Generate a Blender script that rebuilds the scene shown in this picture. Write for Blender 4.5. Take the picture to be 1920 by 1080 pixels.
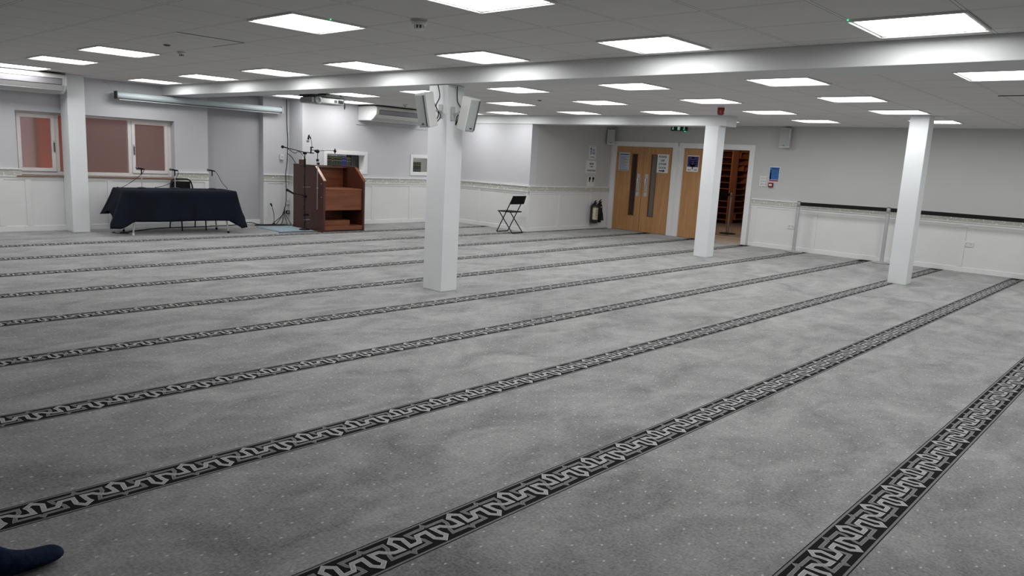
import bpy, bmesh, math, random
from mathutils import Vector, Matrix
random.seed(4)
for o in list(bpy.data.objects): bpy.data.objects.remove(o)
SC = bpy.context.scene
COL = SC.collection
# ---------------------------------------------------------------- camera
YAW, PITCH, ROLL, CAMH, FPX = 0.740870, 0.171700, 0.053740, 1.4785, 1395.19
cam = bpy.data.objects.new('camera', bpy.data.cameras.new('camera')); COL.objects.link(cam)
f = Vector((math.cos(YAW)*math.cos(PITCH), math.sin(YAW)*math.cos(PITCH), -math.sin(PITCH)))
rt = Vector((math.sin(YAW), -math.cos(YAW), 0)); up = rt.cross(f)
a = math.cos(ROLL)*rt + math.sin(ROLL)*up; b = -math.sin(ROLL)*rt + math.cos(ROLL)*up
cam.matrix_world = Matrix(((a.x, b.x, -f.x, 0), (a.y, b.y, -f.y, 0), (a.z, b.z, -f.z, CAMH), (0, 0, 0, 1)))
cam.data.sensor_width = 36; cam.data.lens = 36*FPX/1920; cam.data.clip_start = 0.02
SC.camera = cam
# ---------------------------------------------------------------- world, exposure
SC.view_settings.view_transform = 'Standard'; SC.view_settings.look = 'None'
SC.view_settings.gamma = 1; SC.view_settings.exposure = 0.0
SC.view_settings.use_curve_mapping = False
W = bpy.data.worlds.new('World'); SC.world = W; W.use_nodes = True
W.node_tree.nodes['Background'].inputs[0].default_value = (0.55, 0.62, 0.75, 1)
W.node_tree.nodes['Background'].inputs[1].default_value = 1.5
PANEL = 11.8          # brightness of the ceiling LED panels
HALL_W = 55          # unseen lamp added to light the shoe room, watts
# ---------------------------------------------------------------- materials
def newmat(name):
    m = bpy.data.materials.new(name); m.use_nodes = True
    return m, m.node_tree.nodes, m.node_tree.links, m.node_tree.nodes['Principled BSDF']
def mat(name, col, rough=0.5, metal=0.0, spec=0.5, noise=0.0, scale=8.0, bump=0.0, bscale=60.0, emit=None, es=1.0, stretch=None):
    m, N, L, P = newmat(name)
    P.inputs['Base Color'].default_value = (*col, 1); P.inputs['Roughness'].default_value = rough
    P.inputs['Metallic'].default_value = metal; P.inputs['Specular IOR Level'].default_value = spec
    tc = N.new('ShaderNodeTexCoord')
    src = tc.outputs['Object']
    if stretch:
        mp = N.new('ShaderNodeMapping'); mp.inputs['Scale'].default_value = stretch
        L.new(src, mp.inputs['Vector']); src = mp.outputs[0]
    if noise:
        n = N.new('ShaderNodeTexNoise'); n.inputs['Scale'].default_value = scale; n.inputs['Detail'].default_value = 5
        L.new(src, n.inputs['Vector'])
        r = N.new('ShaderNodeMapRange'); r.inputs[1].default_value = .3; r.inputs[2].default_value = .7
        r.inputs[3].default_value = 1-noise; r.inputs[4].default_value = 1+noise; L.new(n.outputs[0], r.inputs[0])
        x = N.new('ShaderNodeVectorMath'); x.operation = 'SCALE'; x.inputs[0].default_value = col
        L.new(r.outputs[0], x.inputs['Scale']); L.new(x.outputs[0], P.inputs['Base Color'])
    if bump:
        n2 = N.new('ShaderNodeTexNoise'); n2.inputs['Scale'].default_value = bscale; n2.inputs['Detail'].default_value = 3
        L.new(src, n2.inputs['Vector'])
        bp = N.new('ShaderNodeBump'); bp.inputs['Strength'].default_value = bump; bp.inputs['Distance'].default_value = .01
        L.new(n2.outputs[0], bp.inputs['Height']); L.new(bp.outputs[0], P.inputs['Normal'])
    if emit:
        P.inputs['Emission Color'].default_value = (*emit, 1); P.inputs['Emission Strength'].default_value = es
    return m
def wood(name, c1, c2, rough=.4, scale=6, stretch=(1, 1, .08)):
    m, N, L, P = newmat(name)
    tc = N.new('ShaderNodeTexCoord'); mp = N.new('ShaderNodeMapping'); mp.inputs['Scale'].default_value = stretch
    n = N.new('ShaderNodeTexNoise'); n.inputs['Scale'].default_value = scale*4; n.inputs['Detail'].default_value = 6; n.inputs['Distortion'].default_value = .6
    cr = N.new('ShaderNodeValToRGB'); cr.color_ramp.elements[0].position = .3; cr.color_ramp.elements[1].position = .7
    cr.color_ramp.elements[0].color = (*c1, 1); cr.color_ramp.elements[1].color = (*c2, 1)
    L.new(tc.outputs['Object'], mp.inputs[0]); L.new(mp.outputs[0], n.inputs['Vector']); L.new(n.outputs[0], cr.inputs[0])
    L.new(cr.outputs[0], P.inputs['Base Color']); P.inputs['Roughness'].default_value = rough
    return m
STRIPE0, STRIPE = 12.5823, 1.171079
def carpet():
    m, N, L, P = newmat('grey dotted carpet')
    def M(op, x, y=None, z=None):
        n = N.new('ShaderNodeMath'); n.operation = op
        for i, v in enumerate((x, y, z)):
            if v is None: continue
            if isinstance(v, (int, float)): n.inputs[i].default_value = v
            else: L.new(v, n.inputs[i])
        return n.outputs[0]
    tc = N.new('ShaderNodeTexCoord'); sx = N.new('ShaderNodeSeparateXYZ'); L.new(tc.outputs['Object'], sx.inputs[0])
    X, Y = sx.outputs[0], sx.outputs[1]
    t = M('FLOORED_MODULO', M('SUBTRACT', STRIPE0+STRIPE*3, Y), STRIPE)      # distance below a stripe centre
    r = M('DIVIDE', M('SUBTRACT', t, .1235-.0384), .0768)
    row = M('FLOOR', r); fy = M('SUBTRACT', M('FRACT', r), .5)
    ok = M('MULTIPLY', M('GREATER_THAN', r, 0), M('LESS_THAN', r, 13))
    gap = M('FLOOR', M('DIVIDE', M('SUBTRACT', STRIPE0+STRIPE*3, Y), STRIPE))      # stripe index + 3
    ph = M('MULTIPLY', M('SUBTRACT', 13, gap), -.125)
    xs = M('ADD', M('ADD', M('DIVIDE', M('SUBTRACT', X, 3.636), .1835), ph), M('MULTIPLY', M('FLOORED_MODULO', row, 2), .5))
    fx = M('SUBTRACT', M('FRACT', M('ADD', xs, .5)), .5)
    d = M('SQRT', M('ADD', M('POWER', M('MULTIPLY', fx, 1*.1835/.0068), 2), M('POWER', M('MULTIPLY', fy, .077/.0046), 2)))
    dot = M('MULTIPLY', M('LESS_THAN', d, 1), ok)
    def noise(scale, det, vec=None, dist=0):
        n = N.new('ShaderNodeTexNoise'); n.inputs['Scale'].default_value = scale; n.inputs['Detail'].default_value = det
        n.inputs['Distortion'].default_value = dist; n.inputs['Roughness'].default_value = .6
        L.new(vec or tc.outputs['Object'], n.inputs['Vector']); return n.outputs[0]
    mp = N.new('ShaderNodeMapping'); mp.inputs['Scale'].default_value = (1, 1.7, 1); mp.inputs['Rotation'].default_value = (0, 0, .5)
    L.new(tc.outputs['Object'], mp.inputs[0])
    blot = noise(1.6, 8, mp.outputs[0], .8); fine = noise(75, 4)
    mp2 = N.new('ShaderNodeMapping'); mp2.inputs['Scale'].default_value = (34, 4, 1)
    L.new(tc.outputs['Object'], mp2.inputs[0]); streak = noise(2, 5, mp2.outputs[0])
    v = M('ADD', M('ADD', M('MULTIPLY', M('SUBTRACT', blot, .5), 1.9), M('MULTIPLY', M('SUBTRACT', fine, .5), 1.7)), M('MULTIPLY', M('SUBTRACT', streak, .5), .5))
    v = M('ADD', v, M('MULTIPLY', M('SUBTRACT', noise(7, 6, None, 1.5), .5), .55))
    k = M('ADD', 1, v)
    vm = N.new('ShaderNodeVectorMath'); vm.operation = 'SCALE'; vm.inputs[0].default_value = (.252, .253, .251); L.new(k, vm.inputs['Scale'])
    mx = N.new('ShaderNodeMix'); mx.data_type = 'RGBA'; L.new(dot, mx.inputs[0]); L.new(vm.outputs[0], mx.inputs[6]); mx.inputs[7].default_value = (.56, .56, .55, 1)
    L.new(mx.outputs[2], P.inputs['Base Color'])
    P.inputs['Roughness'].default_value = .95; P.inputs['Specular IOR Level'].default_value = .15
    P.inputs['Sheen Weight'].default_value = .25; P.inputs['Sheen Roughness'].default_value = .6
    bp = N.new('ShaderNodeBump'); bp.inputs['Strength'].default_value = .35; bp.inputs['Distance'].default_value = .004
    L.new(fine, bp.inputs['Height']); L.new(bp.outputs[0], P.inputs['Normal'])
    return m
def ceiling_mat():
    m, N, L, P = newmat('mineral fibre ceiling tiles')
    def M(op, x, y=None):
        n = N.new('ShaderNodeMath'); n.operation = op
        for i, v in enumerate((x, y)):
            if v is None: continue
            if isinstance(v, (int, float)): n.inputs[i].default_value = v
            else: L.new(v, n.inputs[i])
        return n.outputs[0]
    tc = N.new('ShaderNodeTexCoord'); sx = N.new('ShaderNodeSeparateXYZ'); L.new(tc.outputs['Object'], sx.inputs[0])
    def dist(v, off): return M('ABSOLUTE', M('SUBTRACT', M('FLOORED_MODULO', M('SUBTRACT', v, off-.3), .6), .3))
    d = M('MINIMUM', dist(sx.outputs[0], .3913), dist(sx.outputs[1], .4824))
    line = M('MULTIPLY', M('LESS_THAN', d, .0125), 1.0); edge = M('MULTIPLY', M('LESS_THAN', d, .0125), M('GREATER_THAN', d, .008))
    n = N.new('ShaderNodeTexNoise'); n.inputs['Scale'].default_value = 260; n.inputs['Detail'].default_value = 2; L.new(tc.outputs['Object'], n.inputs['Vector'])
    n3 = N.new('ShaderNodeTexNoise'); n3.inputs['Scale'].default_value = 3; n3.inputs['Detail'].default_value = 3; L.new(tc.outputs['Object'], n3.inputs['Vector'])
    k = M('ADD', M('ADD', .88, M('MULTIPLY', n.outputs[0], .16)), M('MULTIPLY', n3.outputs[0], .06))
    k = M('MULTIPLY', k, M('SUBTRACT', 1, M('MULTIPLY', edge, .62)))  # shadow lines beside the grid bars, painted into the tile colour
    k = M('MULTIPLY', k, M('ADD', 1, M('MULTIPLY', line, .06)))
    vm = N.new('ShaderNodeVectorMath'); vm.operation = 'SCALE'; vm.inputs[0].default_value = (.76, .745, .735); L.new(k, vm.inputs['Scale'])
    L.new(vm.outputs[0], P.inputs['Base Color']); P.inputs['Roughness'].default_value = .9; P.inputs['Specular IOR Level'].default_value = .2
    bp = N.new('ShaderNodeBump'); bp.inputs['Strength'].default_value = .25; bp.inputs['Distance'].default_value = .003
    L.new(n.outputs[0], bp.inputs['Height']); L.new(bp.outputs[0], P.inputs['Normal'])
    return m
def brick():
    m, N, L, P = newmat('outdoor brickwork')
    tc = N.new('ShaderNodeTexCoord'); mp = N.new('ShaderNodeMapping'); mp.inputs['Rotation'].default_value = (math.radians(90), 0, 0)
    bk = N.new('ShaderNodeTexBrick'); bk.inputs['Scale'].default_value = 4.5
    bk.inputs['Color1'].default_value = (.30, .10, .06, 1); bk.inputs['Color2'].default_value = (.20, .07, .05, 1); bk.inputs['Mortar'].default_value = (.3, .25, .22, 1)
    L.new(tc.outputs['Object'], mp.inputs[0]); L.new(mp.outputs[0], bk.inputs['Vector']); L.new(bk.outputs[0], P.inputs['Base Color'])
    P.inputs['Roughness'].default_value = .9
    return m
def frieze():
    m, N, L, P = newmat('cream relief frieze')
    tc = N.new('ShaderNodeTexCoord'); v = N.new('ShaderNodeTexVoronoi'); v.inputs['Scale'].default_value = 26; v.feature = 'SMOOTH_F1'
    w = N.new('ShaderNodeTexNoise'); w.inputs['Scale'].default_value = 30; w.inputs['Detail'].default_value = 3
    L.new(tc.outputs['Object'], v.inputs['Vector']); L.new(tc.outputs['Object'], w.inputs['Vector'])
    cr = N.new('ShaderNodeValToRGB'); cr.color_ramp.elements[0].position = .25; cr.color_ramp.elements[1].position = .5
    cr.color_ramp.elements[0].color = (.86, .86, .82, 1); cr.color_ramp.elements[1].color = (.50, .50, .455, 1)
    mx = N.new('ShaderNodeMath'); mx.operation = 'ADD'; mm = N.new('ShaderNodeMath'); mm.operation = 'MULTIPLY'; mm.inputs[1].default_value = .35
    L.new(w.outputs[0], mm.inputs[0]); L.new(v.outputs['Distance'], mx.inputs[0]); L.new(mm.outputs[0], mx.inputs[1])
    L.new(mx.outputs[0], cr.inputs[0]); L.new(cr.outputs[0], P.inputs['Base Color'])
    bp = N.new('ShaderNodeBump'); bp.inputs['Strength'].default_value = .8; bp.inputs['Distance'].default_value = .01; bp.invert = True
    L.new(mx.outputs[0], bp.inputs['Height']); L.new(bp.outputs[0], P.inputs['Normal']); P.inputs['Roughness'].default_value = .5
    return m
def frosted():
    m, N, L, P = newmat('frosted window glass')
    P.inputs['Base Color'].default_value = (.80, .66, .62, 1); P.inputs['Roughness'].default_value = .28
    P.inputs['Transmission Weight'].default_value = .9; P.inputs['IOR'].default_value = 1.3
    return m
CARPET = carpet(); CEIL = ceiling_mat(); BRICK = brick(); FRIEZE = frieze(); FROST = frosted()
B_BLACK = mat('carpet band black', (.012, .012, .013), .95, noise=.3, scale=150, spec=.1)
B_GREYE = mat('carpet band grey edge', (.34, .34, .34), .95, noise=.15, scale=150, spec=.1)
B_GREY = mat('carpet band grey', (.21, .21, .21), .95, noise=.2, scale=150, spec=.1)
B_LIGHTE = mat('carpet band light edge', (.58, .58, .58), .95, noise=.15, scale=150, spec=.1)
B_LIGHT = mat('carpet band light', (.42, .42, .42), .95, noise=.2, scale=150, spec=.1)
B_SIDE = mat('carpet band side', (.22, .22, .22), .95, noise=.2, scale=150, spec=.1)
WALL = mat('lilac grey wall paint', (.60, .60, .625), .6, spec=.3, noise=.02, scale=2, bump=.03, bscale=40)
WALLG = mat('grey wall paint', (.56, .56, .555), .6, spec=.3, noise=.02, scale=2, bump=.03, bscale=40)
WALLR = mat('blue grey recess paint', (.46, .46, .485), .6, spec=.3)
PANELW = mat('white wainscot paint', (.77, .77, .765), .45, spec=.4, noise=.02, scale=3)
WHITE = mat('white gloss paint', (.82, .82, .815), .35, noise=.02, scale=3)
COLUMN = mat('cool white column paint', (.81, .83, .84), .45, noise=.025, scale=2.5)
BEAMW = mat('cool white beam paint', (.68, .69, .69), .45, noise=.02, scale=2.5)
UPVC = mat('white window plastic', (.82, .78, .76), .3)
SILLW = mat('brown sill edge', (.24, .12, .07), .5)
PLAST = mat('white plastic', (.74, .74, .73), .35)
PLASTG = mat('light grey plastic', (.50, .52, .51), .4)
GRILLE = mat('grey speaker grille', (.46, .49, .48), .55, bump=.3, bscale=300)
GRILLD = mat('dark grey grille strip', (.10, .11, .11), .5)
BLACK = mat('black plastic', (.008, .008, .009), .5, spec=.2)
BLACKM = mat('black metal', (.010, .010, .011), .4, spec=.25)
RUBBER = mat('black cable rubber', (.012, .012, .012), .6)
CHROME = mat('brushed chrome', (.62, .62, .62), .28, metal=1)
CHROMED = mat('brushed grey steel', (.60, .61, .62), .38, metal=.6)
NAVY = mat('navy table cloth', (.006, .008, .017), .85, spec=.2, noise=.25, scale=5, bump=.1, bscale=400)
NAVYS = mat('navy sock knit', (.012, .02, .05), .9, spec=.1, noise=.4, scale=40, bump=.5, bscale=250)
TROUS = mat('dark trouser cloth', (.02, .02, .024), .9)
SHIRT = mat('dark jumper cloth', (.035, .04, .05), .9)
SKIN = mat('skin', (.42, .24, .16), .6)
HAIR = mat('black hair', (.01, .008, .007), .6)
OAK = wood('oak veneer', (.43, .215, .082), (.56, .30, .13), .35, 7, (1, 1, .06))
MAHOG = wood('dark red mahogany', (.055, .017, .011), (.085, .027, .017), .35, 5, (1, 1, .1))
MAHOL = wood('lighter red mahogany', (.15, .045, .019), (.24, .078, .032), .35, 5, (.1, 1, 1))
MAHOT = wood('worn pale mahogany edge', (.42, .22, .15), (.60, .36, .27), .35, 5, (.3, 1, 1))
SHELFW = wood('red brown shelf wood', (.26, .085, .035), (.40, .15, .065), .4, 4, (1, 1, .1))
HALLF = mat('grey hall flooring', (.30, .28, .27), .5, noise=.2, scale=9)
HALLF2 = mat('brown hall flooring', (.20, .17, .155), .5, noise=.35, scale=6)
MATB = mat('pale blue prayer mat', (.34, .44, .50), .95, noise=.15, scale=25)
MATE = mat('prayer mat edge', (.22, .30, .35), .95)
PAPER = mat('white paper', (.78, .79, .80), .5)
PAPERB = mat('pale blue paper', (.50, .56, .66), .5)
INK = mat('black ink', (.01, .01, .01), .6)
INKG = mat('grey ink', (.22, .25, .30), .6)
INKN = mat('navy ink', (.05, .04, .14), .5)
INKR = mat('red ink', (.36, .03, .05), .5)
BLUE = mat('safety blue', (.035, .15, .42), .45)
REDP = mat('red plastic', (.22, .010, .018), .35)
REDD = mat('dark red plastic', (.20, .012, .02), .4)
GREEN = mat('dark green sign plastic', (.005, .03, .02), .4)
GREENL = mat('green indicator light', (.0, .4, .15), .4, emit=(.05, .9, .35), es=1.2)
PICTO = mat('pale green pictogram', (.3, .55, .4), .4, emit=(.5, 1, .7), es=.25)
CREAM = mat('cream label', (.62, .60, .42), .5, noise=.2, scale=30)
BKG = mat('dark green book cloth', (.035, .05, .035), .6, noise=.3, scale=20)
BKB = mat('blue book cloth', (.02, .04, .26), .55)
BKO = mat('olive book cloth', (.07, .065, .035), .6, noise=.3, scale=20)
GOLD = mat('gilt lettering', (.50, .42, .20), .4, metal=.3)
LAMP = mat('LED panel diffuser', (.9, .9, .9), .5, emit=(.995, 1.0, .995), es=PANEL)
GLASS = mat('dark vision panel glass', (.30, .27, .24), .12)
GLASS.node_tree.nodes['Principled BSDF'].inputs['Transmission Weight'].default_value = .85
GLASS.node_tree.nodes['Principled BSDF'].inputs['IOR'].default_value = 1.05
GLASSF = mat('grey obscured vision panel glass', (.16, .15, .13), .35)
VENT = mat('dark vent interior', (.03, .03, .03), .6)
SEAT = mat('black vinyl', (.006, .006, .007), .6, spec=.15)
# ---------------------------------------------------------------- mesh helpers
class MB:
    def __init__(s): s.v = []; s.f = []; s.m = []; s.mats = []; s.sm = []
    def mi(s, m):
        if m not in s.mats: s.mats.append(m)
        return s.mats.index(m)
    def add(s, vs, fs, m, smooth=False, mx=None):
        n = len(s.v); k = s.mi(m)
        for p in vs:
            p = Vector(p)
            if mx is not None: p = mx @ p
            s.v.append(tuple(p))
        for q in fs: s.f.append([i+n for i in q]); s.m.append(k); s.sm.append(smooth)
        return s
    def box(s, x0, x1, y0, y1, z0, z1, m, mx=None):
        vs = [(x, y, z) for z in (z0, z1) for y in (y0, y1) for x in (x0, x1)]
        fs = [(0, 2, 3, 1), (4, 5, 7, 6), (0, 1, 5, 4), (2, 6, 7, 3), (0, 4, 6, 2), (1, 3, 7, 5)]
        return s.add(vs, fs, m, False, mx)
    def quad(s, p, m, mx=None): return s.add(p, [tuple(range(len(p)))], m, False, mx)
    def prism(s, pts, axis, lo, hi, m, mx=None):
        # pts: 2D outline; axis: extrusion axis index
        def P(u, v, w):
            return {0: (w, u, v), 1: (u, w, v), 2: (u, v, w)}[axis]
        n = len(pts); vs = [P(u, v, lo) for u, v in pts]+[P(u, v, hi) for u, v in pts]
        fs = [tuple(range(n)), tuple(range(2*n-1, n-1, -1))]+[(i, i+n, (i+1) % n+n, (i+1) % n) for i in range(n)]
        return s.add(vs, fs, m, False, mx)
    def cyl(s, p, q, r0, m, r1=None, n=14, caps=True):
        return s.tube([p, q], [r0, r0 if r1 is None else r1], m, n, caps)
    def tube(s, pts, r, m, n=10, caps=True):
        pts = [Vector(p) for p in pts]
        if not isinstance(r, (list, tuple)): r = [r]*len(pts)
        vs = []; prev = None
        for i, p in enumerate(pts):
            d = (pts[min(i+1, len(pts)-1)]-pts[max(i-1, 0)])
            if d.length < 1e-9: d = Vector((0, 0, 1))
            d.normalize()
            if prev is None:
                u = d.orthogonal().normalized()
            else:
                u = prev-d*prev.dot(d)
                u = d.orthogonal().normalized() if u.length < 1e-6 else u.normalized()
            prev = u; w = d.cross(u)
            for k in range(n):
                t = 2*math.pi*k/n; vs.append(p+(u*math.cos(t)+w*math.sin(t))*r[i])
        fs = [(i*n+k, i*n+(k+1) % n, (i+1)*n+(k+1) % n, (i+1)*n+k) for i in range(len(pts)-1) for k in range(n)]
        s.add(vs, fs, m, True)
        if caps:
            s.add(vs[:n], [tuple(range(n-1, -1, -1))], m); s.add(vs[-n:], [tuple(range(n))], m)
        return s
    def lathe(s, prof, m, o=(0, 0, 0), n=24, axis=2):
        vs = []
        for r, z in prof:
            for k in range(n):
                t = 2*math.pi*k/n
                q = (r*math.cos(t), r*math.sin(t), z)
                if axis == 0: q = (q[2], q[0], q[1])
                if axis == 1: q = (q[0], q[2], q[1])
                vs.append((o[0]+q[0], o[1]+q[1], o[2]+q[2]))
        fs = [(i*n+k, i*n+(k+1) % n, (i+1)*n+(k+1) % n, (i+1)*n+k) for i in range(len(prof)-1) for k in range(n)]
        return s.add(vs, fs, m, True)
    def ball(s, c, r, m, n=12):
        prof = [(max(1e-4, r*math.sin(math.pi*i/8)), -r*math.cos(math.pi*i/8)) for i in range(9)]
        return s.lathe(prof, m, c, n)
    def build(s, name, parent=None, loc=(0, 0, 0), rz=0, bev=0, seg=2, mx=None):
        me = bpy.data.meshes.new(name); me.from_pydata(s.v, [], s.f)
        for m in s.mats: me.materials.append(m)
        me.polygons.foreach_set('material_index', s.m); me.polygons.foreach_set('use_smooth', s.sm); me.update()
        bm = bmesh.new(); bm.from_mesh(me); bmesh.ops.recalc_face_normals(bm, faces=bm.faces); bm.to_mesh(me); bm.free()
        o = bpy.data.objects.new(name, me); COL.objects.link(o)
        if parent is not None: o.parent = parent
        o.location = loc; o.rotation_euler = (0, 0, rz)
        if mx is not None: o.matrix_local = mx
        if bev:
            b = o.modifiers.new('bevel', 'BEVEL'); b.width = bev; b.segments = seg; b.limit_method = 'ANGLE'; b.angle_limit = math.radians(40)
        return o
def tag(o, label, cat, group=None):
    o['label'] = label; o['category'] = cat
    if group: o['group'] = group
    return o
def thing(name, label, cat, loc=(0, 0, 0), rz=0, group=None):
    o = bpy.data.objects.new(name, None); COL.objects.link(o); o.empty_display_size = .1
    o.location = loc; o.rotation_euler = (0, 0, rz)
    return tag(o, label, cat, group)
def struct(o):
    o['kind'] = 'structure'; return o
def dup(root, loc, rz, label):
    r = root.copy(); COL.objects.link(r); r.location = loc; r.rotation_euler = (0, 0, rz); r['label'] = label
    for ch in list(root.children):
        c = ch.copy(); COL.objects.link(c); c.parent = r
        for g in list(ch.children):
            d = g.copy(); COL.objects.link(d); d.parent = c
    return r
def smooth_path(pts, n=8):
    pts = [Vector(p) for p in pts]; out = []
    P = [pts[0]]+pts+[pts[-1]]
    for i in range(1, len(P)-2):
        for k in range(n):
            t = k/n; p0, p1, p2, p3 = P[i-1:i+3]
            out.append(.5*((2*p1)+(p2-p0)*t+(2*p0-5*p1+4*p2-p3)*t*t+(3*p1-p0-3*p2+p3)*t**3))
    out.append(pts[-1]); return out
def lettering(lines, name, parent, m, face, depth=.0012):
    """lines: (text, u, v, size) centred at u,v on the face; face(u,v,w) -> local matrix"""
    for txt, u, v, size in lines:
        verts = []; faces = []
        cu = bpy.data.curves.new('t', 'FONT'); cu.body = txt; cu.size = size; cu.align_x = 'CENTER'; cu.align_y = 'CENTER'; cu.extrude = depth/2; cu.offset = size*.02
        ob = bpy.data.objects.new('t', cu); COL.objects.link(ob)
        dg = bpy.context.evaluated_depsgraph_get(); me = bpy.data.meshes.new_from_object(ob.evaluated_get(dg))
        n = len(verts)
        verts += [(p.co.x+u, p.co.y+v, p.co.z) for p in me.vertices]; faces += [[i+n for i in q.vertices] for q in me.polygons]
        bpy.data.objects.remove(ob); bpy.data.curves.remove(cu); bpy.data.meshes.remove(me)
        me = bpy.data.meshes.new(name); me.from_pydata(verts, [], faces); me.materials.append(m)
        o = bpy.data.objects.new(name, me); COL.objects.link(o); o.parent = parent; o.matrix_local = face
# faces of signs: local text x -> across, y -> up, z -> out of wall
FACE_NX = Matrix(((0, 0, -1, 0), (-1, 0, 0, 0), (0, 1, 0, 0), (0, 0, 0, 1)))    # wall facing -X (door wall)
FACE_NY = Matrix(((1, 0, 0, 0), (0, 0, -1, 0), (0, 1, 0, 0), (0, 0, 0, 1)))     # wall facing -Y
# ---------------------------------------------------------------- dimensions
ZC = 2.370; XD = 14.344; YW = 13.068; YC = 12.599; XB = 11.56; YN = 10.25
XL, YR = -1.6, -2.4                 # walls behind / beside the photographer
BX0, BX1, BZ = 5.363, 5.80, 2.211
YS = 13.22                          # window plane
# ================================================================ structure
# ---- floor: slab plus the woven bands of the carpet
fl = MB()
fl.box(XL, XD+.02, YR, YW+.2, -.06, 0, CARPET)
def ribbon(mb, pts, w, z, m, ml=2.6):
    P = [Vector(p) for p in pts]; n = len(P); L = []; R = []
    for i in range(n):
        d0 = (P[i]-P[i-1]).normalized() if i else (P[1]-P[0]).normalized()
        d1 = (P[i+1]-P[i]).normalized() if i < n-1 else d0
        n0 = Vector((-d0.y, d0.x)); n1 = Vector((-d1.y, d1.x)); k = n0+n1
        k = n0 if k.length < 1e-4 else k/(k.dot(n0))
        if k.length > ml: k = k.normalized()*ml
        L.append(P[i]+k*w/2); R.append(P[i]-k*w/2)
    vs = []
    for l, r in zip(L, R): vs += [(l.x, l.y, z), (r.x, r.y, z)]
    mb.add(vs, [(2*i, 2*i+1, 2*i+3, 2*i+2) for i in range(n-1)], m)
PER = .304
GR = [(.59, .002), (.545, .022), (.525, .053), (.80, .055), (.835, .071), (.87, .055), (1.15, .053), (1.145, .022), (1.065, -.022), (1.04, -.05), (1.31, -.052), (1.345, -.069), (1.38, -.052), (1.635, -.050), (1.625, -.018), (1.59, .002)]
LR = [(.084, -.006), (.154, -.020), (.275, -.023), (.262, .028), (.240, .046), (.325, .070), (.425, .040), (.395, -.022), (.545, -.022), (.585, 0),
      (.620, .023), (.770, .023), (.760, -.037), (.845, -.069), (.930, -.045), (.908, -.026), (.895, .025), (1.016, .021), (1.084, -.006)]
def in_wall(x, y): return (x > XB and y > YN)
for k in range(1, 13):
    y = STRIPE0-k*STRIPE
    x0, x1 = XL, (XB if y > YN else XD)
    fl.box(x0, x1, y-.099, y+.099, 0, .0006, B_SIDE)
    fl.box(x0, x1, y+.0955, y+.0995, .0002, .0010, B_BLACK); fl.box(x0, x1, y-.0995, y-.0955, .0002, .0010, B_BLACK)
    fl.box(x0, x1, y-.085, y+.085, .0002, .0010, B_BLACK)
    ph = 3.184+{10: 0, 9: .034, 8: .040, 7: .175}.get(k, .05*k)
    j0 = int((x0-ph)/PER)-1
    for j in range(j0, int((x1-ph)/PER)+1):
        ux = ph+(j-.345)*PER+0.0
        G = [(ux+u*PER, y+v) for u, v in GR]; Lr = [(ux+u*PER, y+v) for u, v in LR]
        if G[0][0] < x0 or max(g[0] for g in G) > x1: continue
        ribbon(fl, G, .0165, .0015, B_GREYE); ribbon(fl, G, .0115, .0019, B_GREY)
        ribbon(fl, Lr, .0195, .0023, B_LIGHTE); ribbon(fl, Lr, .0125, .0027, B_LIGHT)
struct(fl.build('floor'))
# ---- ceiling
c = MB(); c.box(XL, XD+.02, YR, YW+.3, ZC, ZC+.05, CEIL); struct(c.build('ceiling'))
# ---- walls
def wallmb(): return MB()
w = MB()      # window wall with opening and recess
OX0, OX1, OZ0, OZ1 = 3.22, 5.55, .85, 1.80
AX0, AX1 = 6.13, 7.19
T = YW+.32
w.box(XL, OX0, YW, T, 0, ZC, WALL); w.box(OX0, OX1, YW, T, 0, OZ0, WALL); w.box(OX0, OX1, YW, T, OZ1, ZC, WALL)
w.box(OX1, AX0, YW, T, 0, ZC, WALL); w.box(AX1, 7.73, YW, T, 0, ZC, WALL); w.box(AX0, AX1, YW+.14, T, 0, ZC, WALLR)
struct(w.build('wall_north'))
w = MB()      # return wall and centre wall with two hatches
HX = [(8.25, 9.16), (10.39, 11.25)]; HZ0, HZ1 = 1.07, 1.40
w.box(7.73, XB+.2, YC, YC+.16, 0, HZ0, WALL); w.box(7.73, XB+.2, YC, YC+.16, HZ1, ZC, WALL)
w.box(7.73, HX[0][0], YC, YC+.16, HZ0, HZ1, WALL); w.box(HX[0][1], HX[1][0], YC, YC+.16, HZ0, HZ1, WALL); w.box(HX[1][1], XB+.2, YC, YC+.16, HZ0, HZ1, WALL)
w.box(7.73, 7.89, YC+.16, T, 0, ZC, WALL)
w.box(7.89, XB+.2, YC+.50, YC+.56, .8, 1.9, WALLG); w.box(7.89, XB+.2, YC+.16, YC+.5, .8, 1.04, WALLG); w.box(7.89, XB+.2, YC+.16, YC+.5, 1.86, 1.9, WALLG)
w.box(9.6, 9.66, YC+.16, YC+.5, 1.04, 1.86, WALLG); w.box(7.89, 7.93, YC+.16, YC+.5, 1.04, 1.86, WALLG); w.box(XB+.14, XB+.2, YC+.16, YC+.5, 1.04, 1.86, WALLG)
struct(w.build('wall_centre'))
w = MB(); w.box(XB, XB+.2, YN, YC, 0, ZC, WALL); struct(w.build('wall_projection'))
w = MB(); w.box(XB+.2, XD+.16, YN, YN+.16, 0, ZC, WALLG); struct(w.build('wall_passage'))
DT = 1.93     # door head
DB = (8.58, 10.13); DS = (6.82, 8.38)     # openings in the door wall (double doors, shoe room doors)
w = MB()
w.box(XD, XD+.14, YR, DS[0], 0, ZC, WALLG); w.box(XD, XD+.14, DS[0], YN, DT, ZC, WALLG)
w.box(XD, XD+.14, DS[1], DB[0], 0, DT, WHITE); w.box(XD, XD+.14, DB[1], YN, 0, DT, WHITE)
struct(w.build('wall_east'))
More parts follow.
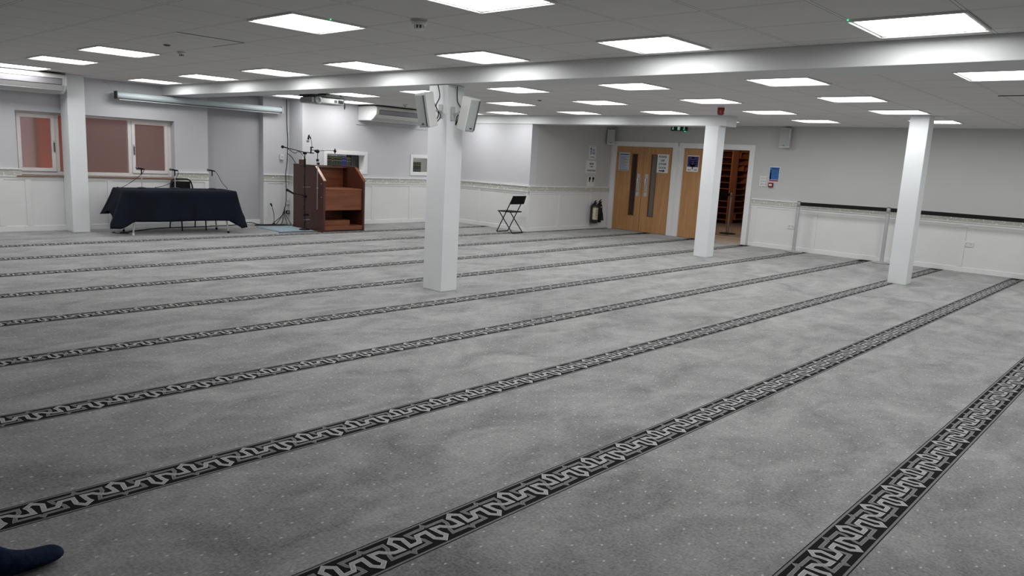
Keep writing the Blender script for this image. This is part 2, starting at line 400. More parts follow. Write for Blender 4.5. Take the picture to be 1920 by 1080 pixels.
w = MB(); w.box(XL-.1, XL, YR, YW+.3, 0, ZC, WALL); struct(w.build('wall_west'))
w = MB(); w.box(XL, XD+.1, YR-.1, YR, 0, ZC, WALL); struct(w.build('wall_south'))
# ---- shoe room shell beyond the doors
hx0, hx1, hy0, hy1 = XD+.14, 21.5, 4.6, 13.6
w = MB(); w.box(hx0-.12, 15.6, hy0, hy1, -.06, -.001, HALLF); w.box(15.6, 15.68, hy0, hy1, -.05, .004, CHROMED); w.box(15.68, hx1, hy0, hy1, -.06, -.001, HALLF2)
struct(w.build('floor_hall'))
w = MB(); w.box(hx0, hx1, hy0, hy1, ZC, ZC+.05, WALLG); struct(w.build('ceiling_hall'))
w = MB(); w.box(hx1, hx1+.1, hy0, hy1, 0, ZC, WALLG); w.box(hx0, hx1, hy0-.1, hy0, 0, ZC, WALLG); w.box(hx0, hx1, hy1, hy1+.1, 0, ZC, WALLG); w.box(hx0-.05, hx0, YN+.16, hy1, 0, ZC, WALLG)
struct(w.build('wall_hall'))
# ---- skirting, wainscot battens, frieze, dado cap.  axis 'x': run along X on a wall facing -Y; 'y': run along Y on a wall facing -X
trimn = [0]
def wain(side, axis, lo, hi, p, battens, cap=True, top=.83):
    def bx(mb, a0, a1, t, z0, z1, m):
        if axis == 'x': mb.box(a0, a1, p-t, p, z0, z1, m)
        else: mb.box(p-t, p, a0, a1, z0, z1, m)
    trimn[0] += 1
    mb = MB(); bx(mb, lo, hi, .006, .085, top, PANELW)
    for s in battens:
        if lo <= s <= hi-.05: bx(mb, s, s+.07, .017, .09, top-.05, PANELW)
    bx(mb, lo, hi, .014, top-.05, top, PANELW)
    o = struct(mb.build('trim_%d' % trimn[0]))
    b = MB(); bx(b, lo, hi, .018, 0, .085, WHITE); struct(b.build('baseboard_'+side, bev=.004))
    if cap:
        q = MB(); bx(q, lo, hi, .020, .838, .932, FRIEZE); bx(q, lo, hi, .034, .932, .952, WHITE); bx(q, lo, hi, .028, .826, .838, WHITE)
        trimn[0] += 1; struct(q.build('trim_%d' % trimn[0]))
wain('north', 'x', XL, 3.26, YW, [0, .9, 1.8, 2.95], True)
wain('north_window', 'x', 3.26, 5.56, YW, [3.30, 4.45, 5.45], False)
wain('north_pier', 'x', 5.56, AX0, YW, [5.57, 6.06], True)
wain('north_corner', 'x', AX1, 7.73, YW, [7.20, 7.62], True)
wain('return', 'y', YC, YW, 7.73, [], True)
wain('centre', 'x', 7.73, XB, YC, [7.8, 8.6, 9.34, 10.32, 11.2], True)
wain('projection', 'y', YN, YC, XB, [10.26, 11.66, 12.4], True)
wain('passage', 'x', XB, XD, YN, [11.57, 12.55, 13.66], True)
wain('east', 'y', YR, 6.70, XD, [6.58, 5.36, 4.13, 2.87, 1.7, .5, -.7], True)
b = MB(); b.box(AX0, AX1, YW+.125, YW+.14, 0, .085, WHITE); struct(b.build('baseboard_recess'))
# end boards of the recess
# ---- window
t = bpy.data.objects.new('window_1', None); COL.objects.link(t); t.location = ((OX0+OX1)/2, YS, OZ0); struct(t)
cx = (OX0+OX1)/2
def wx(x): return x-cx
def wz(z): return z-OZ0
fr = MB()
def fbar(mb, x0, x1, z0, z1, y0=0, y1=.07, m=UPVC): mb.box(wx(x0), wx(x1), y0, y1, wz(z0), wz(z1), m)
fbar(fr, OX0, OX1, OZ0, .905); fbar(fr, OX0, OX1, 1.765, OZ1); fbar(fr, OX0, 3.265, .905, 1.765); fbar(fr, 5.49, OX1, .905, 1.765)
fbar(fr, 3.775, 3.83, .905, 1.765); fbar(fr, 4.85, 4.905, .905, 1.765)
fr.build('window_frame', t, bev=.004)
def casement(x0, x1, hx):
    s = MB(); z0, z1 = .905, 1.765; wd = .052
    fbar(s, x0, x1, z0, z0+wd, -.018, .03); fbar(s, x0, x1, z1-wd, z1, -.018, .03); fbar(s, x0, x0+wd, z0+wd, z1-wd, -.018, .03); fbar(s, x1-wd, x1, z0+wd, z1-wd, -.018, .03)
    o = s.build('casement', t, bev=.004)
    h = MB(); h.box(wx(hx)-.012, wx(hx)+.012, -.03, -.018, .43, .53, CHROMED); h.box(wx(hx)-.009, wx(hx)+.009, -.05, -.032, .36, .50, GRILLD); h.build('window_handle', o, bev=.003)
    g = MB(); fbar(g, x0+wd-.005, x1-wd+.005, z0+wd-.005, z1-wd+.005, .004, .012, FROST); g.build('window_pane', o)
casement(3.265, 3.775, 3.75); casement(4.905, 5.49, 4.93)
g = MB(); fbar(g, 3.825, 4.855, .90, 1.77, .02, .028, FROST); g.build('window_pane', t)
s = MB(); s.box(wx(OX0-.03), wx(OX1+.04), YW-.035-YS, 0, -.022, 0, UPVC); s.box(wx(OX0-.03), wx(OX1+.04), YW-.041-YS, YW-.032-YS, -.024, -.002, SILLW); s.build('window_sill', t, bev=.003)
w = MB(); w.box(1.5, 8.0, 14.6, 14.8, -.5, 4, BRICK); w.box(3.76, 4.10, 14.0, 14.3, -.5, 2.3, mat('orange outside brick', (.70, .15, .05), .9, noise=.2, scale=5))
w.box(2.6, 3.70, 14.0, 14.3, -.5, 2.3, mat('pale outside render', (.80, .62, .55), .9)); struct(w.build('wall_outside'))
# ================================================================ columns and beams
def column(x0, x1, y0, y1, h, label):
    cx, cy = (x0+x1)/2, (y0+y1)/2
    t = thing('column', label, 'column', (cx, cy, 0))
    m = MB(); m.box(x0-cx, x1-cx, y0-cy, y1-cy, .0, h, COLUMN); m.build('column_shaft', t, bev=.006)
    return t
column(5.39, 5.625, 5.985, 6.285, BZ-.001, 'square pale blue-white column in the middle of the room, two loudspeakers at its top')
column(11.55, 11.795, 2.965, 3.215, ZC-.001, 'square white column farthest right, in front of the retractable belt barrier')
column(11.50, 11.745, 6.09, 6.335, 2.196, 'square white column standing in front of the shoe room door')
column(3.82, 4.06, 12.715, YW-.02, ZC-.001, 'square white column farthest left, against the window wall')
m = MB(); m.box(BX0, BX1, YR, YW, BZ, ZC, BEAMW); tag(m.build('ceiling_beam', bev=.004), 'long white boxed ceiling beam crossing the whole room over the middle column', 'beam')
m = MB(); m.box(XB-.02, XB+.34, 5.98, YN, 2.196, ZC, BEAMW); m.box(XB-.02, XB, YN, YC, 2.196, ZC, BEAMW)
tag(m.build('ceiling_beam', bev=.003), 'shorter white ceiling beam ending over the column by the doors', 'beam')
# ================================================================ ceiling lights
def light_proto(label):
    t = thing('ceiling_light', label, 'ceiling light', (0, 0, ZC), 0, 'square LED ceiling panels')
    m = MB()
    for sx0, sx1, sy0, sy1 in ((-.308, .308, -.308, -.298), (-.308, .308, .298, .308), (-.308, -.298, -.298, .298), (.298, .308, -.298, .298)):
        m.box(sx0, sx1, sy0, sy1, -.013, -.0005, WHITE)
    m.box(-.298, .298, -.298, .298, -.003, -.0005, PLASTG)
    m.build('light_frame', t)
    d = MB(); d.quad([(-.28, -.28, -.005), (-.28, .28, -.005), (.28, .28, -.005), (.28, -.28, -.005)], LAMP); d.build('diffuser', t)
    return t
lp = None; led = []
XN, XF, YG = 3.0913, 7.3245, 1.3824
spots = [('n', 0, i) for i in (1, 2, 4, 5, 6)]+[('n', 1, i) for i in range(0, 7)]+[('f', 0, i) for i in range(0, 7)]+[('f', 1, i) for i in (1, 2, 3, 4)]+[('f', 2, i) for i in range(0, 6)]+[('f', 3, i) for i in (0, 1, 2, 3)]
spots += [('n', 0, 0), ('n', -1, 4), ('n', -1, 6), ('n', 1, -1), ('f', 0, -1), ('f', 1, -1), ('f', 2, -1), ('f', 3, -1)]
extra = [(8.42, 12.02), (10.92, 11.60)]
pos = []
ROWN = {('n', 0): 'front row of the ceiling', ('n', 1): 'last row before the long beam', ('f', 0): 'first row beyond the long beam',
        ('f', 1): 'second row beyond the long beam', ('f', 2): 'third row beyond the long beam', ('f', 3): 'last row before the door wall'}
SEEN = {('n', 0): (1, 2, 4, 5, 6), ('n', 1): (0, 1, 2, 3, 4, 5, 6), ('f', 0): (0, 1, 2, 3, 4, 5, 6), ('f', 1): (1, 2, 3, 4), ('f', 2): (1, 2, 3, 4, 5), ('f', 3): (1, 2, 3)}
ORD = ['first', 'second', 'third', 'fourth', 'fifth', 'sixth', 'seventh']
for kind, ix, iy in spots:
    X = (XN if kind == 'n' else XF)+1.8*ix; Y = YG+1.8*iy; key = (kind, ix)
    if key in SEEN and iy in SEEN[key]: lab = 'square white LED panel, %s, %s from the right' % (ROWN[key], ORD[SEEN[key].index(iy)])
    elif key in ROWN: lab = 'square white LED panel, %s, outside the frame' % ROWN[key]
    else: lab = 'square white LED panel overhead behind the photographer'
    if lp is None: lp = light_proto(lab); o = lp; o.location = (X, Y, ZC)
    else: o = dup(lp, (X, Y, ZC), 0, lab)
    if key == ('n', 0) and iy == 2 or key == ('n', 1) and iy == 0:
        g = MB(); g.cyl((-.02, -.33, -.001), (-.02, -.33, -.009), .005, GREENL) if iy == 2 else g.cyl((-.33, .29, -.001), (-.33, .29, -.009), .005, GREENL)
        led.append((g, o))
for (X, Y), lab in zip(extra, ('square white LED panel above the wall air conditioner, right of the projector', 'square white LED panel by the projecting wall corner, mostly behind the right loudspeaker')):
    dup(lp, (X, Y, ZC), 0, lab)
for g, o in led: g.build('indicator', o)
# unseen lamp, added to light the shoe room
t = thing('ceiling_light', 'unseen warm lamp added on the shoe room ceiling to light it', 'ceiling light', (17.3, 8.6, ZC))
m = MB(); m.lathe([(.001, -.07), (.12, -.06), (.16, -.02), (.16, 0)], mat('added warm lamp glow', (.9, .8, .7), .5, emit=(1, .72, .48), es=3)); m.build('added_lamp_shade', t)
ld = bpy.data.lights.new('added hall light', 'POINT'); ld.energy = HALL_W; ld.color = (1, .72, .5); ld.shadow_soft_size = .12
lo = bpy.data.objects.new('added_hall_light', ld); COL.objects.link(lo); lo.parent = t; lo.location = (0, 0, -.2)
# ================================================================ doors
def door(n, y0, y1, leaves):
    t = bpy.data.objects.new('door_%d' % n, None); COL.objects.link(t); t.location = (XD, (y0+y1)/2, 0); struct(t); cy = (y0+y1)/2
    m = MB()
    m.box(-.022, .14, y1-cy-.035, y1-cy, 0, DT, WHITE); m.box(-.022, .14, y0-cy, y0-cy+.035, 0, DT, WHITE); m.box(-.022, .14, y0-cy+.035, y1-cy-.035, DT-.035, DT, WHITE)
    m.box(-.022, 0, y1-cy, y1-cy+.075, 0, DT+.075, WHITE); m.box(-.022, 0, y0-cy-.075, y0-cy, 0, DT+.075, WHITE); m.box(-.022, 0, y0-cy-.0, y1-cy+.0, DT, DT+.075, WHITE)
    m.build('door_frame', t, bev=.003)
    for a0, a1, glass, hy in leaves:
        a0 -= cy; a1 -= cy
        m = MB()
        if glass is None: m.box(.02, .064, a0, a1, .006, DT-.038, OAK)
        else:
            g0, g1, gz0, gz1, gm = glass[0]-cy, glass[1]-cy, glass[2], glass[3], glass[4]
            m.box(.02, .064, a0, g0, .006, DT-.038, OAK); m.box(.02, .064, g1, a1, .006, DT-.038, OAK)
            m.box(.02, .064, g0, g1, .006, gz0, OAK); m.box(.02, .064, g0, g1, gz1, DT-.038, OAK)
        lf = m.build('door_leaf', t, bev=.002)
        if glass is not None:
            m = MB(); e = .008
            m.box(.012, .072, g0-e, g0+.006, gz0-e, gz1+e, MAHOL); m.box(.012, .072, g1-.006, g1+e, gz0-e, gz1+e, MAHOL)
            m.box(.012, .072, g0, g1, gz0-e, gz0+.006, MAHOL); m.box(.012, .072, g0, g1, gz1-.006, gz1+e, MAHOL); m.build('glazing_bead', lf)
            m = MB(); m.box(.038, .044, g0, g1, gz0, gz1, gm); m.build('vision_panel', lf)
        if hy is not None:
            m = MB(); hy -= cy
            m.box(.012, .02, hy-.04, hy+.04, .80, 1.30, CHROMED)
            if hy > -.2 and glass is not None: m.tube([(.012, hy, .90), (-.035, hy, .90), (-.035, hy, 1.20), (.012, hy, 1.20)], .010, CHROME)
            m.build('door_handle', lf, bev=.001)
    return t
door(1, DB[0], DB[1], [(9.362, 10.093, (9.52, 9.66, .36, 1.73, GLASS), 9.455), (8.617, 9.355, (9.01, 9.15, .37, 1.73, GLASSF), 9.245)])
door(2, DS[0], DS[1], [(7.60, 8.343, None, None)])
# ================================================================ paper notices and signs
def sign_nx(name, label, cat, y, z, w, h, m, x=XD, th=.004, extra=None, lines=(), ink=INK, textname='lettering'):
    t = thing(name, label, cat, (x, y, z))
    b = MB(); b.box(-th, 0, -w/2, w/2, 0, h, m); b.build('sheet', t)
    if extra:
        e = MB()
        for (u0, u1, v0, v1, mm) in extra: e.box(-th-.0012, -th, -u1, -u0, v0, v1, mm)
        e.build('printing', t)
    if lines:
        F = Matrix.Translation((-th-.0012, 0, 0)) @ FACE_NX
        lettering(lines, textname, t, ink, F)
    return t
LX = XD+.0195      # face of the oak leaves
t = sign_nx('paper_sign', 'white paper sign PLEASE USE OTHER DOOR with black arrow on the oak door', 'sign', 8.865, 1.35, .30, .40, PAPER, LX,
            lines=[('PLEASE', 0, .345, .062), ('USE', 0, .265, .062), ('OTHER', 0, .185, .062), ('DOOR', 0, .105, .062)])
e = MB(); e.prism([(-.08, .028), (-.08, .052), (.02, .052), (.02, .070), (.08, .040), (.02, .010), (.02, .028)], 2, 0, .0015, INK)
o = e.build('arrow', t, mx=Matrix.Translation((-.0052, 0, 0)) @ FACE_NX)
rows_ = [(-.12, .12, .355, .375, INKN)]+[(-.12, .12-.05*(i % 3), .05+.021*i, .058+.021*i, INKG) for i in range(14)]+[(-.12, .12, .015, .025, INKN), (.0, .10, .16, .28, CREAM)]
sign_nx('paper_notice', 'pale blue printed notice sheet on the left leaf of the oak double doors', 'notice', 9.88, 1.35, .29, .41, PAPERB, LX, extra=rows_)
ex = [(-.13, .13, .10, .32, INKN), (-.10, .10, .235, .245, PAPER), (-.02, .02, .275, .305, PAPER), (-.10, -.02, .19, .21, PAPER), (.02, .10, .19, .21, PAPER), (-.10, -.02, .15, .17, PAPERB), (.02, .10, .15, .17, PAPERB), (-.06, .06, .105, .145, INKR), (-.015, .015, .055, .105, INKR), (-.11, -.04, .03, .05, INKG), (.04, .11, .03, .05, INKG)]
sign_nx('poster', 'navy and white poster with red centre on the oak shoe room door', 'poster', 8.125, 1.41, .28, .34, PAPER, LX, extra=ex)
ex = [(-.095, .095, .045, .285, BLUE), (-.095, .095, .012, .040, INKR), (-.085, -.055, .205, .225, INKR), (-.05, .085, .262, .270, PAPER), (-.05, .085, .240, .248, PAPERB), (-.05, .085, .200, .204, PAPER), (-.05, .085, .170, .174, PAPER), (-.05, .085, .140, .144, PAPER), (-.05, .085, .110, .114, PAPER), (-.05, .085, .080, .084, PAPER), (-.085, -.06, .05, .19, PAPERB)]
sign_nx('fire_action_notice', 'blue fire action notice with white lines and red foot on grey wall', 'notice', 6.305, 1.30, .21, .30, PAPER, extra=ex)
# wall switches
t = thing('switch_panel', 'white grid of nine light switches beside the blue fire notice', 'light switch', (XD, 6.515, 1.205))
m = MB(); m.box(-.012, 0, -.075, .075, 0, .20, PLAST); m.build('switch_plate', t, bev=.002)
for i in range(3):
    for j in range(3):
        m = MB(); m.box(-.018, -.012, -.053+j*.043-.012+.0, -.053+j*.043+.012, .025+i*.058, .058+i*.058, PLASTG); m.build('switch', t)
t = thing('fire_call_point', 'small red fire alarm call point below the blue notice', 'fire alarm', (XD, 6.345, 1.195))
m = MB(); m.box(-.04, 0, -.045, .045, 0, .09, REDP); m.build('housing', t, bev=.004)
m = MB(); m.box(-.043, -.04, -.028, .028, .030, .064, PAPER); m.build('press_pane', t)
def socket_x(y, z, label):
    t = thing('power_socket', label, 'socket', (XD-.007, y, z))
    m = MB(); m.box(-.012, 0, -.073, .073, 0, .086, PLAST); m.build('socket_plate', t, bev=.003)
    for s_ in (-.038, .038):
        m = MB(); m.box(-.0135, -.012, s_-.004, s_+.004, .046, .058, VENT); m.box(-.0135, -.012, s_-.015, s_-.008, .024, .030, VENT); m.box(-.0135, -.012, s_+.008, s_+.015, .024, .030, VENT); m.build('pin_holes', t)
    for s_ in (-.017, .017):
        m = MB(); m.box(-.016, -.012, s_-.006, s_+.006, .058, .074, PLASTG); m.build('rocker_switch', t)
socket_x(5.845, .42, 'white double socket on the wainscot left of the first barrier post')
socket_x(2.815, .43, 'white double socket on the wainscot under the belt, at the right edge')
# notices on the passage wall
def sign_ny(name, label, cat, x, z, w, h, m, y=YN, th=.004, extra=None, lines=()):
    t = thing(name, label, cat, (x, y, z)); b = MB(); b.box(-w/2, w/2, -th, 0, 0, h, m); b.build('sheet', t)
    if extra:
        e = MB()
        for (u0, u1, v0, v1, mm) in extra: e.box(u0, u1, -th-.0012, -th, v0, v1, mm)
        e.build('printing', t)
    if lines: lettering(lines, 'lettering', t, INK, Matrix.Translation((0, -th-.0012, 0)) @ FACE_NY)
    return t
PX = 13.62
ex = [(-.10, .10, .262, .272, INKG), (-.09, -.05, .20, .24, INK), (-.085, -.05, .09, .19, INKG), (-.03, .09, .10, .235, PAPERB), (-.02, .08, .12, .13, INKG), (-.02, .08, .19, .2, INKG), (-.08, .08, .03, .05, INKG)]
sign_ny('paper_notice', 'small white instruction sheet above the donation notice, by the door corner', 'notice', PX+.02, 1.57, .25, .29, PAPER, extra=ex)
sign_ny('paper_notice', 'white framed paper notice about a DONATION on the grey wall', 'notice', PX-.01, 1.245, .38, .28, PAPER, extra=[(-.17, -.165, .015, .26, INKG), (-.17, .17, .013, .018, INKG)], lines=[('MAKE', .02, .215, .060), ('A SMALL', .02, .155, .036), ('DONATION', .02, .065, .056)])
t = thing('card_reader_board', 'white board with two small black card readers above the dado rail', 'card reader', (PX+.02, YN, 1.0))
m = MB(); m.box(-.13, .14, -.006, 0, -.04, .18, PLAST); m.build('backing_board', t)
for s_ in (-.06, .07):
    m = MB(); m.box(s_-.020, s_+.020, -.03, -.006, .105, .165, BLACK); m.box(s_-.012, s_+.012, -.02, -.006, .06, .10, BLACK); m.build('card_reader', t, bev=.003)
# exit sign
t = thing('exit_sign', 'dark green illuminated exit sign with running figure above the doors', 'exit sign', (XD, 8.50, 2.255))
m = MB(); m.box(-.05, 0, -.19, .19, 0, .105, GREEN); m.build('sign_box', t, bev=.003)
PM = Matrix.Translation((-.0505, 0, 0)) @ FACE_NX
m = MB(); m.prism([(-.14, .02), (-.115, .045), (-.130, .045), (-.130, .085), (-.150, .085), (-.150, .045), (-.165, .045)], 2, 0, .001, PICTO); m.build('arrow_pictogram', t, mx=PM)
m = MB(); m.box(-.03, .03, .015, .09, 0, .001, PICTO); m.build('door_pictogram', t, mx=PM)
m = MB(); m.prism([(.10, .02), (.125, .05), (.115, .075), (.14, .062), (.15, .07), (.133, .05), (.155, .025), (.14, .02), (.125, .035), (.11, .015)], 2, 0, .001, PICTO); m.box(.122, .136, .066, .092, 0, .001, PICTO); m.build('running_man_pictogram', t, mx=PM)
m = MB(); m.cyl((-.04, -.15, 0), (-.04, -.15, -.012), .012, GREENL); m.build('indicator', t)
# ================================================================ loudspeakers
def speaker(name, label, loc, yaw, tilt, w, d, h, bracket=None, big=True):
    """front faces local -Y before yaw"""
    t = thing(name, label, 'loudspeaker', loc, yaw)
    R = Matrix.Rotation(tilt, 4, 'X')
    m = MB(); m.prism([(-w/2, -d/2), (w/2, -d/2), (w/2*.72, d/2), (-w/2*.72, d/2)], 2, -h/2, h/2, PLAST, R)
    b = m.build('cabinet', t, bev=.008)
    m = MB(); m.box(-w/2+.012, w/2-.012, -d/2-.012, -d/2, -h/2+.02, h/2-.02, GRILLE, R); m.box(w/2-.035, w/2-.012, -d/2-.0135, -d/2-.012, -h/2+.02, h/2-.02, GRILLD, R) if big else None
    m.build('grille', t, bev=.004)
    m = MB(); m.box(-.018, .018, -d/2-.0145, -d/2-.012, -h/2+.035, -h/2+.045, INK, R); m.build('badge', t)
    if bracket:
        m = MB(); m.tube([(0, d/2-.01, 0), (0, d/2+.03, 0), bracket], .012, CHROMED); m.box(bracket[0]-.03, bracket[0]+.03, bracket[1]-.004, bracket[1], -.07, .07, PLASTG); m.build('bracket', t)
    return t
speaker('wall_speaker', 'white loudspeaker hung on the left side of the middle column', (5.20, 6.09, 1.935), math.radians(-90), math.radians(13), .17, .135, .35, (0.0, .188, 0))
speaker('wall_speaker', 'white loudspeaker hung on the right side of the middle column', (5.50, 5.79, 1.915), math.radians(6), math.radians(13), .16, .135, .35, (-.02, .185, 0))
speaker('wall_speaker', 'grey white wall loudspeaker in the corner above the notices', (14.16, 10.16, 2.08), math.radians(-48), 0, .17, .14, .33, None, False)
speaker('wall_speaker', 'grey white wall loudspeaker high on the bare grey wall right of the doors', (XD-.09, 6.11, 2.15), math.radians(-90), 0, .19, .14, .37, (0, .085, 0), False)
def cable(name, label, pts, r=.006, m=RUBBER, n=6, parent=None):
    k = MB(); k.tube(smooth_path(pts, n), r, m, 6); o = k.build(name, parent)
    if parent is None: tag(o, label, 'cable')
    return o
cable('speaker_cable', 'black cables looping from the beam down to the left column loudspeaker', [(5.35, 6.10, 2.2), (5.36, 6.08, 2.08), (5.33, 6.10, 1.98), (5.365, 6.06, 1.88), (5.31, 6.10, 1.80), (5.36, 6.09, 1.90), (5.30, 6.1, 2.02), (5.25, 6.1, 2.10)], .006)
cable('speaker_cable', 'black cables looping from the beam down to the right column loudspeaker', [(5.50, 5.965, 2.2), (5.51, 5.965, 2.05), (5.53, 5.93, 1.97), (5.505, 5.96, 1.88), (5.49, 5.955, 1.80), (5.52, 5.94, 1.90), (5.54, 5.90, 2.0), (5.56, 5.86, 2.06)], .006)
# ================================================================ air conditioners
FLAP = mat('grey lilac louvre', (.30, .29, .31), .4)
def aircon(label, loc, L=1.55):
    t = thing('air_conditioner', label, 'air conditioner', loc)
    # local: x along wall from 0 to L, y 0 at wall toward -y, z down from 0
    prof = [(0, -.012), (-.55, -.012), (-.59, -.03), (-.605, -.07), (-.59, -.17), (-.50, -.245), (-.42, -.285), (0, -.285)]
    m = MB(); m.prism([(y, z) for y, z in prof], 0, .03, L-.03, PLAST); m.build('casing', t, bev=.004)
    m = MB(); m.box(.01, L-.01, -.54, 0, -.012, .0, VENT); m.build('gap_shade_strip', t)  # dark strip stands for the shaded gap under the ceiling
    for x0 in (0, L-.03):
        m = MB(); m.prism([(y*1.012, z*1.01 if z < -.1 else z) for y, z in prof], 0, x0, x0+.03, PLAST); m.build('end_cap', t, bev=.01)
    g = MB(); g.prism([(-.600, -.078), (-.606, -.078), (-.592, -.170), (-.584, -.170)], 0, .07, L-.07, VENT); o = g.build('air_outlet', t)
    g = MB(); g.prism([(-.602, -.086), (-.610, -.086), (-.598, -.162), (-.590, -.162)], 0, .075, L-.075, FLAP); g.build('louvre', o)
    g = MB(); g.prism([(-.50, -.236), (-.512, -.243), (-.435, -.284), (-.43, -.276)], 0, .05, L-.05, PLASTG); g.build('intake_grille', t)
    return t
aircon('white ceiling air conditioner over the hatches, half hidden by the left column speaker', (8.97, YC-.002, ZC-.012))
aircon('white ceiling air conditioner at the left edge, above the frosted window', (2.18, YW-.002, ZC-.012), 1.58)
m = MB(); m.box(8.93, 10.75, YC-.018, YC, 1.985, 2.003, PLASTG); tag(m.build('cable_trunking', bev=.002), 'thin grey trunking running along the wall under the air conditioner', 'trunking')
# ================================================================ projector, screen, detectors
PROJ = mat('grey projector casing', (.30, .31, .30), .5)
t = thing('projector', 'grey projector mounted under the ceiling behind the long beam', 'projector', (7.06, 10.92, 2.20), math.radians(-3))
m = MB(); m.box(-.30, .30, -.19, .19, 0, .095, PROJ); m.build('casing', t, bev=.02, seg=3)
m = MB(); m.box(-.31, .27, -.21, .18, .10, .135, BLACK); m.box(-.05, .05, -.05, .05, .115, .168, BLACKM); m.build('ceiling_mount', t, bev=.004)
m = MB(); m.lathe([(.045, -.205), (.07, -.2), (.07, -.185)], PROJ, (-.18, 0, .048), axis=1); m.lathe([(.001, -.198), (.045, -.205)], GRILLD, (-.18, 0, .048), axis=1); m.build('fan_grille', t)
m = MB(); m.box(.12, .17, -.197, -.19, .03, .07, VENT); m.box(.19, .28, -.20, -.19, .025, .075, BLACK); m.build('connector_panel', t)
m = MB(); m.tube(smooth_path([(.24, -.20, .05), (.29, -.23, .03), (.31, -.19, -.06), (.315, -.15, .1), (.27, -.1, .16)], 5), .008, RUBBER); m.build('cable', t)
t = thing('projector_screen', 'long white rolled-up projector screen case high on the window wall', 'projector screen', (6.02, YW-.17, 2.145), 0)
m = MB(); m.lathe([(.001, -1.44), (.045, -1.44), (.050, -1.43), (.050, 1.43), (.045, 1.44), (.001, 1.44)], mat('pale blue white screen case', (.60, .68, .70), .4), (0, 0, 0), 16, 0); m.build('screen_case', t)
m = MB(); m.box(-1.40, 1.40, -.012, .012, -.075, -.058, PLASTG); m.box(-1.40, 1.40, -.006, .006, -.06, -.04, BLACK); m.build('bottom_bar', t, bev=.003)
for s_ in (-1.46, 1.44):
    m = MB(); m.box(s_, s_+.02, -.05, .05, -.06, .06, BLACKM if s_ < 0 else PLASTG); m.box(s_, s_+.02, .05, .168, -.02, .03, CHROMED); m.build('end_bracket', t, bev=.004)
cable('hanging_wire', 'thin grey wire from the ceiling to the left end of the projector screen', [(4.43, YW-.03, ZC-.002), (4.47, YW-.1, 2.30), (4.54, YW-.16, 2.20)], .004, PLASTG)
def detector(label, x, y, s=1.0):
    t = thing('smoke_detector', label, 'smoke detector', (x, y, ZC))
    m = MB(); m.lathe([(.001, -.012*s), (.058*s, -.012*s), (.060*s, 0)], PLASTG); m.build('base_plate', t)
    m = MB(); m.lathe([(.001, -.036*s), (.046*s, -.036*s), (.052*s, -.030*s), (.052*s, -.014*s)], PLAST); m.build('body', t)
    m = MB()
    for k in range(8):
        q = 2*math.pi*k/8; m.box(.026*s, .034*s, -.004*s, .004*s, -.062*s, -.036*s, PLAST, Matrix.Rotation(q, 4, 'Z'))
    m.lathe([(.001, -.066*s), (.032*s, -.066*s), (.034*s, -.060*s), (.034*s, -.058*s)], PLAST); m.lathe([(.001, -.058*s), (.022*s, -.058*s), (.022*s, -.036*s)], GRILLD); m.build('sensor_cage', t)
detector('white smoke detector nearest the camera, between the big LED panels', 3.39, 4.08)
detector('faint white smoke detector on the ceiling towards the left windows', 3.42, 7.84, .75)
detector('small white smoke detector on the ceiling in front of the far air conditioner', 9.03, 11.2, .8)
def sprk(label, x, y):
    t = MB(); t.lathe([(.001, -.016), (.02, -.014), (.032, -.004), (.034, 0)], GRILLD); o = t.build('ceiling_sensor', loc=(x, y, ZC)); tag(o, label, 'sensor')
sprk('tiny dark round sensor on the ceiling beside the access hatch', 3.11, 7.44); sprk('tiny dark round sensor on the ceiling beyond the right speaker', 8.70, 7.6)
t = MB()
t.box(-.3, .3, -.3, -.294, -.004, -.0005, GRILLD); t.box(.294, .3, -.3, .3, -.004, -.0005, GRILLD); t.box(-.294, .294, -.29, .3, -.002, -.0005, CEIL)
tag(t.build('ceiling_access_hatch', loc=(3.09, 6.78, ZC)), 'square ceiling access hatch outlined by a dark gap, left part of the ceiling', 'hatch')
t = thing('alarm_sounder', 'red fire alarm sounder hanging from the ceiling near the doors', 'fire alarm', (9.95, 5.26, ZC))
m = MB(); m.lathe([(.05, -.02), (.05, 0)], PLAST); m.build('base_ring', t)
m = MB(); m.lathe([(.001, -.125), (.03, -.122), (.048, -.105), (.050, -.085), (.050, -.02), (.046, -.015)], REDP); m.build('sounder_body', t)
m = MB(); m.box(-.015, .015, -.30, .30, -.006, -.0005, VENT); tag(m.build('ceiling_slot', loc=(9.03, 1.42, ZC)), 'short dark slot in the ceiling at the right edge', 'vent')
